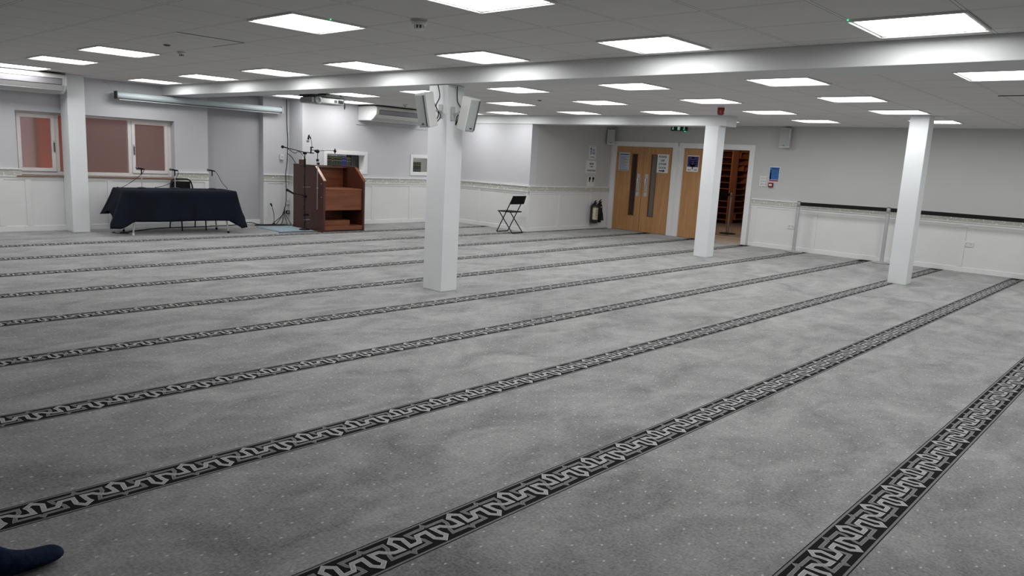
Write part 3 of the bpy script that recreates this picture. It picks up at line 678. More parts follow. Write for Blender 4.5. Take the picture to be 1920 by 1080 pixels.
# ================================================================ hatches with books in the centre wall
def hatch(n, x0, x1):
    t = bpy.data.objects.new('window_%d' % n, None); COL.objects.link(t); t.location = ((x0+x1)/2, YC, HZ0); struct(t)
    hw = (x1-x0)/2; H = HZ1-HZ0; m = MB(); e = .055
    m.box(-hw-e, -hw+.012, -.018, .0, -e, H+e, WHITE); m.box(hw-.012, hw+e, -.018, .0, -e, H+e, WHITE)
    m.box(-hw+.012, hw-.012, -.018, 0, H-.012, H+e, WHITE); m.box(-hw+.012, hw-.012, -.018, 0, -e, .012, WHITE)
    m.box(-hw-.001, -hw+.02, 0, .165, 0, H, WHITE); m.box(hw-.02, hw+.001, 0, .165, 0, H, WHITE); m.box(-hw, hw, 0, .165, H-.02, H, WHITE); m.box(-hw, hw, 0, .165, -.001, .018, WHITE)
    m.build('hatch_frame', t, bev=.002)
for x_, lab in ((8.75, 'unseen fill light added inside the left book hatch, above its books'), (10.85, 'unseen fill light added inside the right book hatch, above its books')):
    t = thing('hatch_fill_light', lab, 'lamp', (x_, YC+.33, 1.86)); m = MB(); m.box(-.4, .4, -.03, .03, -.02, 0, WHITE); m.build('fill_light_box', t); m = MB(); m.box(-.38, .38, -.02, .02, -.026, -.0205, mat('hatch fill glow', (1, 1, 1), .5, emit=(1, 1, .95), es=16)); m.build('fill_light_strip', t)  # unseen glowing strips, added to brighten the hatch interiors
hatch(2, *HX[0]); hatch(3, *HX[1])
def book(x, y, z, w, h, d, cloth, label, grp):
    t = thing('book', label, 'book', (x, y, z), 0, grp)
    m = MB(); m.box(-w/2, w/2, 0, d, 0, h, cloth); m.build('cover', t, bev=.003)
    m = MB(); m.box(-w/2+.003, w/2-.003, .004, d-.004, h-.001, h+.001, PAPER); m.build('pages', t)
    m = MB()
    for q in (.12, .30, .72, .90): m.box(-w/2+.002, w/2-.002, -.001, .0008, q*h, q*h+.007, GOLD)
    m.build('gilt_bands', t)
bx_ = 8.31; yb = YC+.19
ordn = ['first', 'second', 'third', 'fourth', 'fifth', 'sixth', 'seventh', 'eighth', 'ninth', 'tenth', 'eleventh', 'twelfth', 'thirteenth']
hs = [.20, .205, .205, .21, .19, .205, .205, .2, .2, .215, .21, .19, .19]
for i in range(13):
    cl = BKB if i in (9, 10) else (BKO if i in (4, 11) else BKG)
    lab = {'BKB': 'bright blue book on the left hatch shelf, %s of the two blue spines' % ('left' if i == 9 else 'right')}.get('BKB') if cl is BKB else \
        '%s book with gilt bands on the left hatch shelf, %s from the left' % ('olive' if cl is BKO else 'dark green', ordn[i])
    book(bx_, yb, 1.0405, .048, hs[i]+.10, .17, cl, lab, 'gilt banded books in the left hatch'); bx_ += .0515
t = thing('cabinet_speaker', 'tall black box standing at the right end of the left hatch shelf', 'box', (9.13, YC+.30, 1.0405)); m = MB(); m.box(-.11, .09, 0, .15, 0, .34, BLACK); m.build('box_body', t, bev=.005); m = MB(); m.box(-.09, .07, -.006, 0, .02, .32, GRILLD); m.build('front_panel', t)
bx_ = 10.44
for i in range(8):
    cl = BKO if i < 3 else BKG
    book(bx_, YC+.22, 1.0405, .046, .255 if i < 3 else .26, .17, cl, '%s book on the right hatch shelf, %s from the left' % ('olive gilt banded' if i < 3 else 'dark green', ordn[i]), 'books in the right hatch'); bx_ += .052
# ================================================================ shoe racks, barriers
def rack(label, loc, rz, L, cols):
    t = thing('shoe_rack', label, 'shoe rack', loc, rz)
    H = 2.25; d = .34
    m = MB(); m.box(0, L, d-.012, d, .06, H, MAHOG); m.build('back_panel', t)
    for i in range(cols+1):
        x = i*(L-.03)/cols; m = MB(); m.box(x, x+.03, -.01 if i in (0, cols) else .01, d-.012, 0, H, SHELFW); m.build('upright', t, bev=.002)
    for k in range(13):
        z = .10+k*.172; m = MB(); m.box(.03, L-.03, 0, d-.014, z, z+.018, SHELFW); m.build('shelf', t, bev=.002)
    for k in range(0, 12):
        if k % 2: continue
        x = .03+((k*7) % 5)/5*(L-.4); z = .118+k*.172
        m = MB(); m.box(x+.15, x+.168, .01, d-.014, z, z+.154, SHELFW); m.build('divider', t)
    return t
rack('red brown shoe rack seen on the left through the open door', (19.4, 12.9, 0), math.radians(-90), 3.15, 4)
rack('red brown shoe rack seen on the right through the open door, turned sideways', (19.78, 9.78, 0), 0, 1.6, 2)
def post(label, x, y, h=.97, base=.16, m_=CHROMED, bm_=CHROME, flat=True):
    t = thing('barrier_post', label, 'barrier post', (x, y, 0))
    m = MB(); m.lathe([(.001, .004), (base, .004), (base, .014), (base*.6, .024), (.045, .032), (.001, .032)], bm_, n=32); m.build('base', t)
    m = MB(); m.cyl((0, 0, .03), (0, 0, h-.10), .031, m_, n=20); m.build('pole', t)
    m = MB(); m.lathe([(.001, h-.10), (.033, h-.10), (.033, h-.012), (.030, h), (.001, h)], m_, n=20); m.build('belt_housing', t)
    m = MB(); m.lathe([(.031, h-.012), (.034, h-.008), (.034, h), (.001, h+.004)], BLACK, n=20); m.build('cap', t)
    return t
post('grey steel barrier post nearest the open door, first of the belt line', 14.13, 5.665)
post('grey steel barrier post just left of the rightmost column', 14.13, 4.07, .985)
post('grey steel barrier post at the far right end of the belt', 14.13, 1.72, .985)
post('chrome barrier post on a black base in the shoe room doorway', 16.45, 8.22, .96, .19, CHROME, BLACK)
def belt(label, a, b_):
    m = MB(); (x0, y0, z0), (x1, y1, z1) = a, b_
    d = Vector((x1-x0, y1-y0, 0)).normalized(); n = Vector((-d.y, d.x, 0))*.0012
    vs = []
    for p, z in (((x0, y0), z0), ((x1, y1), z1)):
        for s_ in (-1, 1):
            for q in (-.034, .034): vs.append((p[0]+n.x*s_, p[1]+n.y*s_, z+q))
    m.add(vs, [(0, 1, 3, 2), (4, 6, 7, 5), (0, 4, 5, 1), (2, 3, 7, 6), (0, 2, 6, 4), (1, 5, 7, 3)], BLACK); return tag(m.build('barrier_belt'), label, 'barrier belt')
belt('black retractable belt between the two barrier posts', (14.13, 5.631, .925), (14.13, 4.105, .945))
belt('black retractable belt running right from behind the rightmost column', (14.13, 4.036, .945), (14.13, 1.755, .945))
belt('dark belt stretched left from the chrome post in the doorway', (16.45, 8.256, .915), (16.45, 9.6, .915))
# ================================================================ fire extinguishers
def extinguisher(label, x, y, r, h, z0, lab, horn):
    t = thing('fire_extinguisher', label, 'fire extinguisher', (x, y, z0))
    m = MB(); m.lathe([(.001, 0), (r*.92, 0), (r, .012), (r, h*.80), (r*.85, h*.87), (r*.35, h*.93), (.02, h*.95)], BLACKM if not lab else mat('dark green steel body', (.03, .035, .03), .3), n=28); m.build('cylinder', t)
    m = MB(); m.box(-.012, .012, -.05, .02, h*.95, h*.95+.03, BLACKM); m.prism([(.012, h*.95+.03), (.05, h*.95+.06), (.055, h*.95+.075), (-.01, h*.95+.045)], 1, -.012, .012, BLACK); m.prism([(.012, h*.95+.01), (.085, h*.95+.015), (.085, h*.95+.025), (.012, h*.95+.025)], 1, -.012, .012, BLACKM); m.build('valve_handle', t)
    if lab:
        m = MB(); n = 14; vs = []
        for i in range(n+1):
            q = math.radians(-165+150*i/n)
            for z in (h*.18, h*.76): vs.append(((r+.0015)*math.cos(q), (r+.0015)*math.sin(q), z))
        m.add(vs, [(2*i, 2*i+2, 2*i+3, 2*i+1) for i in range(n)], CREAM, True); o = m.build('instruction_label', t)
        m = MB()
        for k in range(7): m.box(-r*.55, r*.5, -r-.001, -r*.82, h*(.26+.065*k), h*(.275+.065*k), INK)
        m.build('label_text', t)
        m = MB(); m.tube(smooth_path([(-.02, -.02, h*.97), (-r-.03, -.02, h*.88), (-r-.05, -.03, h*.6), (-r-.045, -.03, h*.2), (-r-.01, -.05, .03)], 6), .011, RUBBER); m.build('hose', t)
    if horn:
        m = MB(); m.tube([(.0, -.03, h*.95), (.03, -.05, h*.80), (.03, -.065, h*.5)], .010, RUBBER); m.lathe([(.045, 0), (.030, h*.28), (.014, h*.42)], BLACK, (.035, -.06, h*.1)); m.build('discharge_horn', t)
        m = MB(); m.ball((-.01, -r-.005, h*.75), .012, PAPER); m.build('pressure_tag', t)
    m = MB(); m.box(-.025, .025, r, YN-.016-y, h*.55, h*.75, CHROMED); m.build('wall_bracket', t)
extinguisher('black fire extinguisher with cream label and hose hung on the wainscot', 13.70, YN-.115, .088, .46, .14, True, False)
extinguisher('slimmer all black fire extinguisher hung beside the one with the cream label', 13.905, YN-.10, .062, .47, .15, False, True)
# ================================================================ folding chair by the corner
t = thing('folding_chair', 'black folding chair alone by the projecting wall corner', 'chair', (11.10, 10.02, 0), math.radians(0))
CH = Matrix.Rotation(math.radians(161), 4, 'Z')     # local -Y... front is local +Y
def chair_fold(t, rz, loc):
    t.location = loc; t.rotation_euler = (0, 0, rz)
    for s_ in (-.175, .175):
        m = MB(); m.tube([(s_, .20, .012), (s_, -.03, .43), (s_*1.03, -.20, .745)], .0105, BLACKM, 8); m.build('back_upright', t)
        m = MB(); m.tube([(s_*.93, -.20, .012), (s_*.93, .17, .42)], .0105, BLACKM, 8); m.build('leg', t)
    m = MB(); m.tube([(-.175, .20, .011), (.175, .20, .011)], .0105, BLACKM, 8); m.build('floor_bar', t)
    m = MB(); m.tube([(-.163, -.20, .011), (.163, -.20, .011)], .0105, BLACKM, 8); m.build('floor_bar', t)
    m = MB(); m.prism([(-.17, .21), (.17, .21), (.185, .17), (.185, -.13), (.16, -.16), (-.16, -.16), (-.185, -.13), (-.185, .17)], 2, .418, .438, SEAT); m.build('seat', t, bev=.006)
    m = MB(); n = 8; vs = []
    for i in range(n+1):
        x = -.205+.41*i/n; c_ = -.022*(1-(x/.205)**2)
        for (y, z) in ((-.150, .585), (-.205, .755)):
            vs += [(x, y+c_, z), (x, y+c_-.016, z)]
    fs = []
    for i in range(n):
        a_ = 4*i; fs += [(a_, a_+4, a_+6, a_+2), (a_+1, a_+3, a_+7, a_+5), (a_, a_+1, a_+5, a_+4), (a_+2, a_+6, a_+7, a_+3)]
    fs += [(0, 2, 3, 1), (4*n, 4*n+1, 4*n+3, 4*n+2)]
    m.add(vs, fs, SEAT, False); m.build('backrest', t)
chair_fold(t, math.radians(3), (11.09, 10.29, 0))
# ================================================================ table, cloth, chair behind it
TZ, TA, TCX, TCY = .70, math.radians(-6), 5.225, 12.285
t = thing('folding_table', 'folding table with grey legs hidden under the navy cloth', 'table', (TCX, TCY, 0), TA)
m = MB(); m.box(-.85, .85, -.31, .31, TZ-.035, TZ-.004, PLASTG); m.build('tabletop', t, bev=.004)
for sx_, sy_ in ((-1, -1), (1, -1), (-1, 1), (1, 1)):
    x0, x1, y0, y1 = sx_*.66, sx_*.735, sy_*.22, sy_*.275
    m = MB(); m.tube([(x0, y0, TZ-.035), (x1, y1, .02)], .013, CHROMED, 10)
    lg = m.build('leg', t); m = MB(); m.tube([(x1, y1, .0), (x1, y1, .035)], .018, WHITE if (sx_, sy_) == (-1, -1) else BLACK, 10); m.build('foot_cap', lg)
for sx_ in (-1, 1):
    m = MB(); m.tube([(sx_*.70, -.25, .30), (sx_*.70, .25, .30)], .008, CHROMED, 8); m.build('cross_bar', t)
# cloth
def cloth():
    hx, hy = .862, .322; N = 240; per = []
    Lx, Ly = 2*hx, 2*hy; tot = 2*(Lx+Ly)
    for i in range(N):
        s_ = tot*i/N
        if s_ < Lx: p = (-hx+s_, -hy, 0, -1); u = s_/Lx; side = 0
        elif s_ < Lx+Ly: u = (s_-Lx)/Ly; p = (hx, -hy+s_-Lx, 1, 0); side = 1
        elif s_ < 2*Lx+Ly: u = (s_-Lx-Ly)/Lx; p = (hx-(s_-Lx-Ly), hy, 0, 1); side = 2
        else: u = (s_-2*Lx-Ly)/Ly; p = (-hx, hy-(s_-2*Lx-Ly), -1, 0); side = 3
        # distance to nearest table corner
        dc = min(math.hypot(p[0]-cx_, p[1]-cy_) for cx_ in (-hx, hx) for cy_ in (-hy, hy))
        k = max(0, 1-dc/(.15 if side in (0, 2) else .27))
        # corner direction blend
        nx, ny = p[2], p[3]
        sxn = 1 if p[0] > 0 else -1; syn = 1 if p[1] > 0 else -1
        dd = Vector((nx+k*1.3*sxn*(1 if nx == 0 else 0), ny+k*.35*syn*(1 if ny == 0 else 0), 0)); dd = (dd if k < .02 else Vector((dd.x, dd.y, 0))).normalized()
        drop = {0: .475, 1: .36, 2: .20, 3: .34}[side]
        dropc = (.58 if syn < 0 else .40)
        if sxn > 0 and syn < 0: dropc = .60
        k2 = k*k*(3-2*k)
        D = drop*(1-k2)+dropc*k2
        flare = .010+.03*abs(math.sin(s_*9.0))*(1 if side in (1, 3) else .25)+k2*(.07 if syn < 0 else .05)+(.10 if side in (1, 3) else 0)
        wav = .010*math.sin(s_*31)+.006*math.sin(s_*53+1)
        per.append((p[0], p[1], dd, D, flare, wav, side, k2))
    rowsN = 14; vs = []; rad = .012
    for j in range(rowsN+1):
        q = j/rowsN
        for (x, y, dd, D, fl_, wv, side, k2) in per:
            if j == 0: vs.append((x-dd.x*rad, y-dd.y*rad, TZ)); continue
            if j == 1: vs.append((x, y, TZ-.004)); continue
            qq = (j-1)/(rowsN-1)
            off = fl_*qq**1.2+wv*qq*(1.6 if side in (1, 3) or k2 > 0 else .5)+.008
            vs.append((x+dd.x*off, y+dd.y*off, TZ-.012-D*qq+(.012*math.sin(x*4+y*7)*qq if side != 0 else .004*math.sin(x*5)*qq)))
    fs = [(j*N+i, j*N+(i+1) % N, (j+1)*N+(i+1) % N, (j+1)*N+i) for j in range(rowsN) for i in range(N)]
    m = MB(); m.add(vs, fs, NAVY, True); m.add(vs[:N], [tuple(range(N-1, -1, -1))], NAVY)
    return m
o = cloth().build('tablecloth', None, (TCX, TCY, 0), TA); sol = o.modifiers.new('thick', 'SOLIDIFY'); sol.thickness = .0025; sol.offset = 1
tag(o, 'dark navy cloth draped over the long table, corners hanging low', 'tablecloth')
def on_table(u, v): c_, s_ = math.cos(TA), math.sin(TA); return (TCX+u*c_-v*s_, TCY+u*s_+v*c_)
def desk_mic(label, X, Y, cab, hang, h=.31, tilt=0):
    t = thing('desk_microphone', label, 'microphone', (X, Y, TZ+.003))
    m = MB(); m.lathe([(.001, 0), (.070, 0), (.070, .008), (.055, .016), (.012, .022), (.001, .022)], BLACKM); m.build('base', t)
    m = MB(); m.cyl((0, 0, .02), (0, 0, h-.07), .0065, CHROMED, n=10); m.cyl((0, 0, h-.09), (0, 0, h-.01), .009, BLACK, n=10); m.build('stem', t)
    m = MB(); m.tube([(.045, 0, h-.008), (-.02, 0, h+.004), (-.055, 0, h+.010)], [.011, .013, .016], BLACK, 12); mc = m.build('microphone_body', t)
    m = MB(); m.ball((-.068, 0, h+.012), .021, GRILLD, 12); m.build('mesh_head', mc)
    m = MB(); m.tube(smooth_path([(p[0]-X, p[1]-Y, p[2]-TZ) for p in cab], 8), .0045, RUBBER, 6); m.build('cable', t)
u, v = on_table(-.49, .10); desk_mic('left desk microphone on the navy table, before the window mullion', u, v, [(u+.045, v, TZ+.31), (u+.02, v, TZ+.25), (u-.12, v+.02, TZ+.12), (u-.28, v+.05, TZ+.012), (u-.33, v+.12, TZ+.012)], 1)
u, v = on_table(.02, .12); desk_mic('middle desk microphone on the navy table, left of the chair back', u, v, [(u+.045, v, TZ+.31), (u+.055, v, TZ+.25), (u+.0, v+.01, TZ+.14), (u-.15, v+.03, TZ+.05), (u-.30, v+.06, TZ+.012)], 1, .30)
u, v = on_table(.62, .12); desk_mic('right desk microphone on the navy table, cable sloping to the right', u, v, [(u+.045, v, TZ+.31), (u+.10, v, TZ+.24), (u+.17, v-.01, TZ+.11), (u+.25, v-.02, TZ+.02), (u+.27, v+.03, TZ+.008)], 1, .31)
t = thing('stacking_chair', 'black stacking chair with looped back behind the navy table', 'chair', (5.585, 12.66, 0), math.radians(-2))
for sx_ in (-1, 1):
    m = MB(); m.tube([(sx_*.20, -.225, 0), (sx_*.20, -.19, .41)], .011, BLACKM, 8); m.build('leg', t)
    m = MB(); m.tube([(sx_*.215, .27, 0), (sx_*.20, .20, .41)], .011, BLACKM, 8); m.build('leg', t)
m = MB(); m.box(-.21, .21, -.21, .20, .40, .45, SEAT); m.build('seat', t, bev=.015)
m = MB(); m.tube(smooth_path([(-.195, .20, .42), (-.19, .26, .62), (-.175, .29, .76), (-.13, .30, .825), (0, .305, .835), (.13, .30, .825), (.175, .29, .76), (.19, .26, .62), (.195, .20, .42)], 6), .013, BLACKM, 8); m.build('back_frame', t)
m = MB(); m.prism([(-.165, .50), (.165, .50), (.165, .815), (-.165, .815)], 1, .255, .285, SEAT, Matrix.Rotation(math.radians(-4), 4, 'X')); m.build('backrest', t, bev=.01)
cable('floor_cable', 'black cables trailing on the floor behind and under the navy table', [(4.40, 12.45, .008), (4.50, 12.40, .008), (4.55, 12.52, .008), (4.70, 12.62, .008), (5.2, 12.88, .008), (5.9, 12.93, .008), (6.5, 12.98, .01), (6.85, 13.0, .05), (7.05, 12.98, .012), (7.3, 12.9, .012)], .009)
cable('floor_cable', 'second black cable looping on the floor at the left table leg', [(4.36, 12.55, .006), (4.30, 12.50, .006), (4.34, 12.38, .006), (4.46, 12.33, .006), (4.52, 12.44, .006), (4.44, 12.52, .006)], .006)
# ================================================================ pulpit
t = thing('wooden_pulpit', 'tall dark red wooden pulpit with sloping sides and open front', 'pulpit', (7.95, 12.03, 0))
PW, PF, PB = .45, -.50, .50
prof = [(PF, 0), (PB, 0), (PB, 1.165), (-.235, 1.165), (PF, .912)]
for s_ in (-1, 1):
    x0, x1 = (-PW, -PW+.045) if s_ < 0 else (PW-.045, PW)
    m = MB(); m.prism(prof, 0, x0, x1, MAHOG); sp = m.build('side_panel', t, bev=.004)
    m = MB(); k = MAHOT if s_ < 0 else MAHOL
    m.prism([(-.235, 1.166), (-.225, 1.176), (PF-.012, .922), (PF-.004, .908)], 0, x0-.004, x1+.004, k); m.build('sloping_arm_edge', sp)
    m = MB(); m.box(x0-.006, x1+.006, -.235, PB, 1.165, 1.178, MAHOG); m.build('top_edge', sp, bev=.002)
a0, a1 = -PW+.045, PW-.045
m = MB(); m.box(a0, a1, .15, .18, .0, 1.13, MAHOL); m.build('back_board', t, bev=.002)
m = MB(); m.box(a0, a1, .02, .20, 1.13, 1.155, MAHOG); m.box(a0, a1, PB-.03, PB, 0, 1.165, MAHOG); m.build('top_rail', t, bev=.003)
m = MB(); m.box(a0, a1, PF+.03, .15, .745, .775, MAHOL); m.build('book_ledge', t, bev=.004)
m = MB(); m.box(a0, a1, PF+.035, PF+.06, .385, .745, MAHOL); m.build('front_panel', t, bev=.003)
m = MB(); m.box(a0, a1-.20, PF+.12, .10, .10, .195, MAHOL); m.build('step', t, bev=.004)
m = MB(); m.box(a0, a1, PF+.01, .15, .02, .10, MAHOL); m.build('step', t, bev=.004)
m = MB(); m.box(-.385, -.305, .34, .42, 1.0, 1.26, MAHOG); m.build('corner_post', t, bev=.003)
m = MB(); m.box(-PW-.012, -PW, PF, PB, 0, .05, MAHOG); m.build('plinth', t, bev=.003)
for y, z in ((-.44, .62), (-.44, .86)):
    m = MB(); m.ball((-PW-.003, y, z), .010, CHROME, 8); m.build('stud', t)
t = thing('clamp_microphone_stand', 'silver microphone pole clamped on the pulpit side, gooseneck microphone at its top', 'microphone stand', (7.455, 11.655, 0))
m = MB(); m.cyl((0, 0, .40), (0, 0, 1.25), .007, CHROME, n=10); m.cyl((0, 0, 1.25), (0, 0, 1.43), .006, BLACKM, n=10); m.build('pole', t)
m = MB(); m.box(-.004, .03, -.02, .02, 1.19, 1.23, BLACK); m.box(-.02, .02, -.012, .012, 1.25, 1.29, BLACK); m.cyl((-.01, -.02, .78), (.01, .02, .78), .012, CHROME, n=8); m.build('clamp', t)
m = MB(); m.ball((.0, 0, 1.425), .034, BLACK, 10); m.ball((-.035, .01, 1.432), .022, BLACK, 10); m.build('swivel_knob', t)
m = MB(); m.tube([(0, 0, 1.43), (.20, 0, 1.452), (.34, 0, 1.452)], .005, BLACKM, 8); m.tube([(0, 0, 1.432), (-.13, 0, 1.447)], .006, BLACKM, 8); m.build('cross_arm', t)
m = MB(); m.ball((.36, 0, 1.447), .026, BLACK, 10); m.cyl((.36, 0, 1.40), (.36, 0, 1.49), .010, BLACK, n=8); m.build('end_clamp', t)
m = MB(); m.box(-.142, -.124, -.01, .01, 1.38, 1.50, BLACK); m.box(-.142, -.09, -.012, .012, 1.478, 1.50, BLACK); m.build('gooseneck_bracket', t, bev=.003)
m = MB(); m.tube(smooth_path([(-.115, 0, 1.50), (-.122, 0, 1.57), (-.145, 0, 1.65), (-.165, 0, 1.685)], 6), .0045, BLACKM, 8); m.tube([(-.140, 0, 1.635), (-.158, 0, 1.675)], .011, BLACK, 10); m.build('gooseneck', t)
m = MB(); m.tube([(-.165, 0, 1.70), (-.180, 0, 1.69), (-.192, 0, 1.62)], [.010, .012, .016], BLACK, 12); mb_ = m.build('microphone_body', t); m = MB(); m.ball((-.196, 0, 1.598), .027, CHROME, 12); m.build('mesh_head', mb_)
t = thing('microphone_stand', 'black boom microphone stand with two microphones left of the pulpit', 'microphone stand', (7.345, 11.89, .0145))
m = MB(); m.lathe([(.001, 0), (.095, 0), (.095, .012), (.02, .03), (.001, .03)], BLACKM); m.build('base', t)
m = MB(); m.cyl((0, 0, .02), (0, 0, 1.16), .0095, BLACKM, n=12); m.cyl((0, 0, 1.12), (0, 0, 1.27), .018, BLACK, n=12); m.cyl((0, 0, 1.27), (0, 0, 1.35), .009, BLACKM, n=10); m.build('pole', t)
m = MB(); m.box(-.03, .03, -.02, .02, 1.345, 1.385, BLACK); m.cyl((.01, -.02, .60), (.01, .02, .60), .028, BLACK, n=10); m.build('boom_clamp', t, bev=.005)
m = MB(); m.tube([(.185, 0, 1.375), (-.02, 0, 1.385), (-.40, 0, 1.452)], [.010, .008, .007], BLACKM, 8); m.build('boom', t)
m = MB(); m.tube([(-.36, 0, 1.445), (-.42, 0, 1.456)], [.010, .014], BLACK, 10); m.build('microphone_body', t)
m = MB(); m.ball((-.438, 0, 1.458), .027, BLACK, 12); m.build('mesh_head', t)
m = MB(); m.tube([(.02, 0, .605), (-.10, 0, .635), (-.24, 0, .655)], .009, BLACKM, 8); m.build('lower_arm', t)
m = MB(); m.tube([(-.21, 0, .645), (-.30, 0, .69)], [.014, .017], BLACK, 10); m.ball((-.345, 0, .712), .025, BLACK, 12); m.tube([(-.30, 0, .69), (-.34, 0, .71)], [.017, .02], BLACK, 10); m.build('lower_microphone', t)
m = MB(); m.tube(smooth_path([(-.35, .01, 1.44), (-.20, .0, 1.36), (-.15, 0, 1.385), (-.06, .01, 1.36), (.02, .01, 1.2), (-.02, -.01, .9), (.015, -.01, .55), (-.025, -.01, .40), (.02, -.01, .28), (.05, -.01, .25), (.01, -.012, .20), (.03, -.01, .04)], 6), .0055, RUBBER, 6); m.build('cable', t)
m = MB(); m.box(-.02, .08, -.012, .012, .255, .285, BLACK); m.box(-.01, .11, -.01, .01, .175, .185, CHROMED); m.box(-.03, .12, -.006, .006, .765, .772, CHROMED); m.build('adjuster', t, bev=.003)
t = thing('gooseneck_microphone', 'thin black gooseneck microphone standing on the floor by the cables', 'microphone', (7.33, 12.93, 0))
m = MB(); m.lathe([(.001, 0), (.045, 0), (.045, .012), (.012, .03), (.010, .06)], BLACK); m.build('base', t)
m = MB(); m.tube(smooth_path([(0, 0, .04), (0, 0, .18), (-.025, 0, .30), (-.045, 0, .36)], 6), [.011]*1+[.006]*18, BLACKM, 8); m.build('gooseneck', t)
m = MB(); m.tube([(-.044, 0, .355), (-.06, 0, .39)], [.012, .016], BLACK, 10); m.ball((-.064, 0, .397), .017, BLACK, 10); m.build('mesh_head', t)
# prayer mat
m = MB(); m.add([(6.80, 12.62, .012), (6.77, 11.70, .012), (7.46, 11.78, .012), (7.46, 12.62, .012), (6.80, 12.62, .0), (6.77, 11.70, .0), (7.46, 11.78, .0), (7.46, 12.62, .0)], [(0, 1, 2, 3), (4, 7, 6, 5), (0, 4, 5, 1), (1, 5, 6, 2), (2, 6, 7, 3), (3, 7, 4, 0)], MATB)
m.add([(6.83, 12.56, .0135), (6.80, 11.74, .0135), (6.815, 11.742, .0135), (6.845, 12.56, .0135)], [(0, 1, 2, 3)], MATE)
m.add([(6.80, 11.735, .0135), (6.80, 11.72, .0135), (7.44, 11.795, .0135), (7.44, 11.81, .0135)], [(0, 1, 2, 3)], MATE)
tag(m.build('prayer_mat'), 'pale blue prayer mat lying on the carpet left of the pulpit', 'mat')
# cables in the corner and wall boxes
yy = YW-.03
cable('wall_cable', 'long black cable running down the corner wall beside the pulpit', [(7.66, yy, 2.36), (7.665, yy, 1.9), (7.685, yy, 1.6), (7.67, yy, 1.2), (7.64, yy, .98), (7.63, yy-.02, .9), (7.64, yy-.02, .5), (7.60, yy-.02, .28)], .007)
cable('wall_cable', 'short black cable slanting from the wall box to the pulpit top', [(7.67, yy, 1.36), (7.69, 12.9, 1.28), (7.60, 12.6, 1.17), (7.56, 12.50, 1.178)], .007)
for i, (dx, dy, hh) in enumerate(((-.22, -.10, .3), (-.14, -.16, .32), (-.05, -.22, .30), (.02, -.26, .33), (-.28, -.06, .27))):
    cable('loose_cable', 'black cable falling from the corner wall to the floor heap, one of five strands', [(7.60, YW-.06, hh), (7.58+dx*.25, YW-.10, hh*.6), (7.56+dx*.7, YW-.12+dy*.6, .08), (7.5+dx, YW-.14+dy, .012), (7.3+dx, YW-.10+dy, .012)], .007)
for o in COL.objects:
    if o.name.startswith('loose_cable'): o['group'] = 'cable strands in the corner by the pulpit'
cable('floor_cable', 'thick black cable bundle on the floor behind the prayer mat', [(6.9, 12.86, .012), (7.1, 12.82, .014), (7.25, 12.80, .014), (7.42, 12.74, .014), (7.48, 12.66, .014)], .014)
cable('floor_cable', 'thin black cable along the near edge of the prayer mat to the pulpit', [(6.7, 11.66, .006), (6.95, 11.69, .006), (7.2, 11.66, .006), (7.40, 11.60, .006), (7.48, 11.48, .006)], .006)
def wallbox(label, x, z, w, h, m1=PLAST):
    t = thing('wall_box', label, 'wall box', (x, YW-.015, z)); m = MB(); m.box(-w/2, w/2, -.035, 0, 0, h, m1); m.build('box_body', t, bev=.004)
    m = MB(); m.box(-w*.3, w*.3, -.038, -.035, h*.3, h*.7, PLASTG); m.build('cover_plate', t)
wallbox('small white junction box high beside the black wall cable', 7.55, 1.23, .07, .10)
wallbox('white socket box low in the corner beside the pulpit', 7.68, .38, .07, .12)
wallbox('black adaptor plug low in the corner beside the pulpit', 7.68, .20, .07, .06, BLACK)
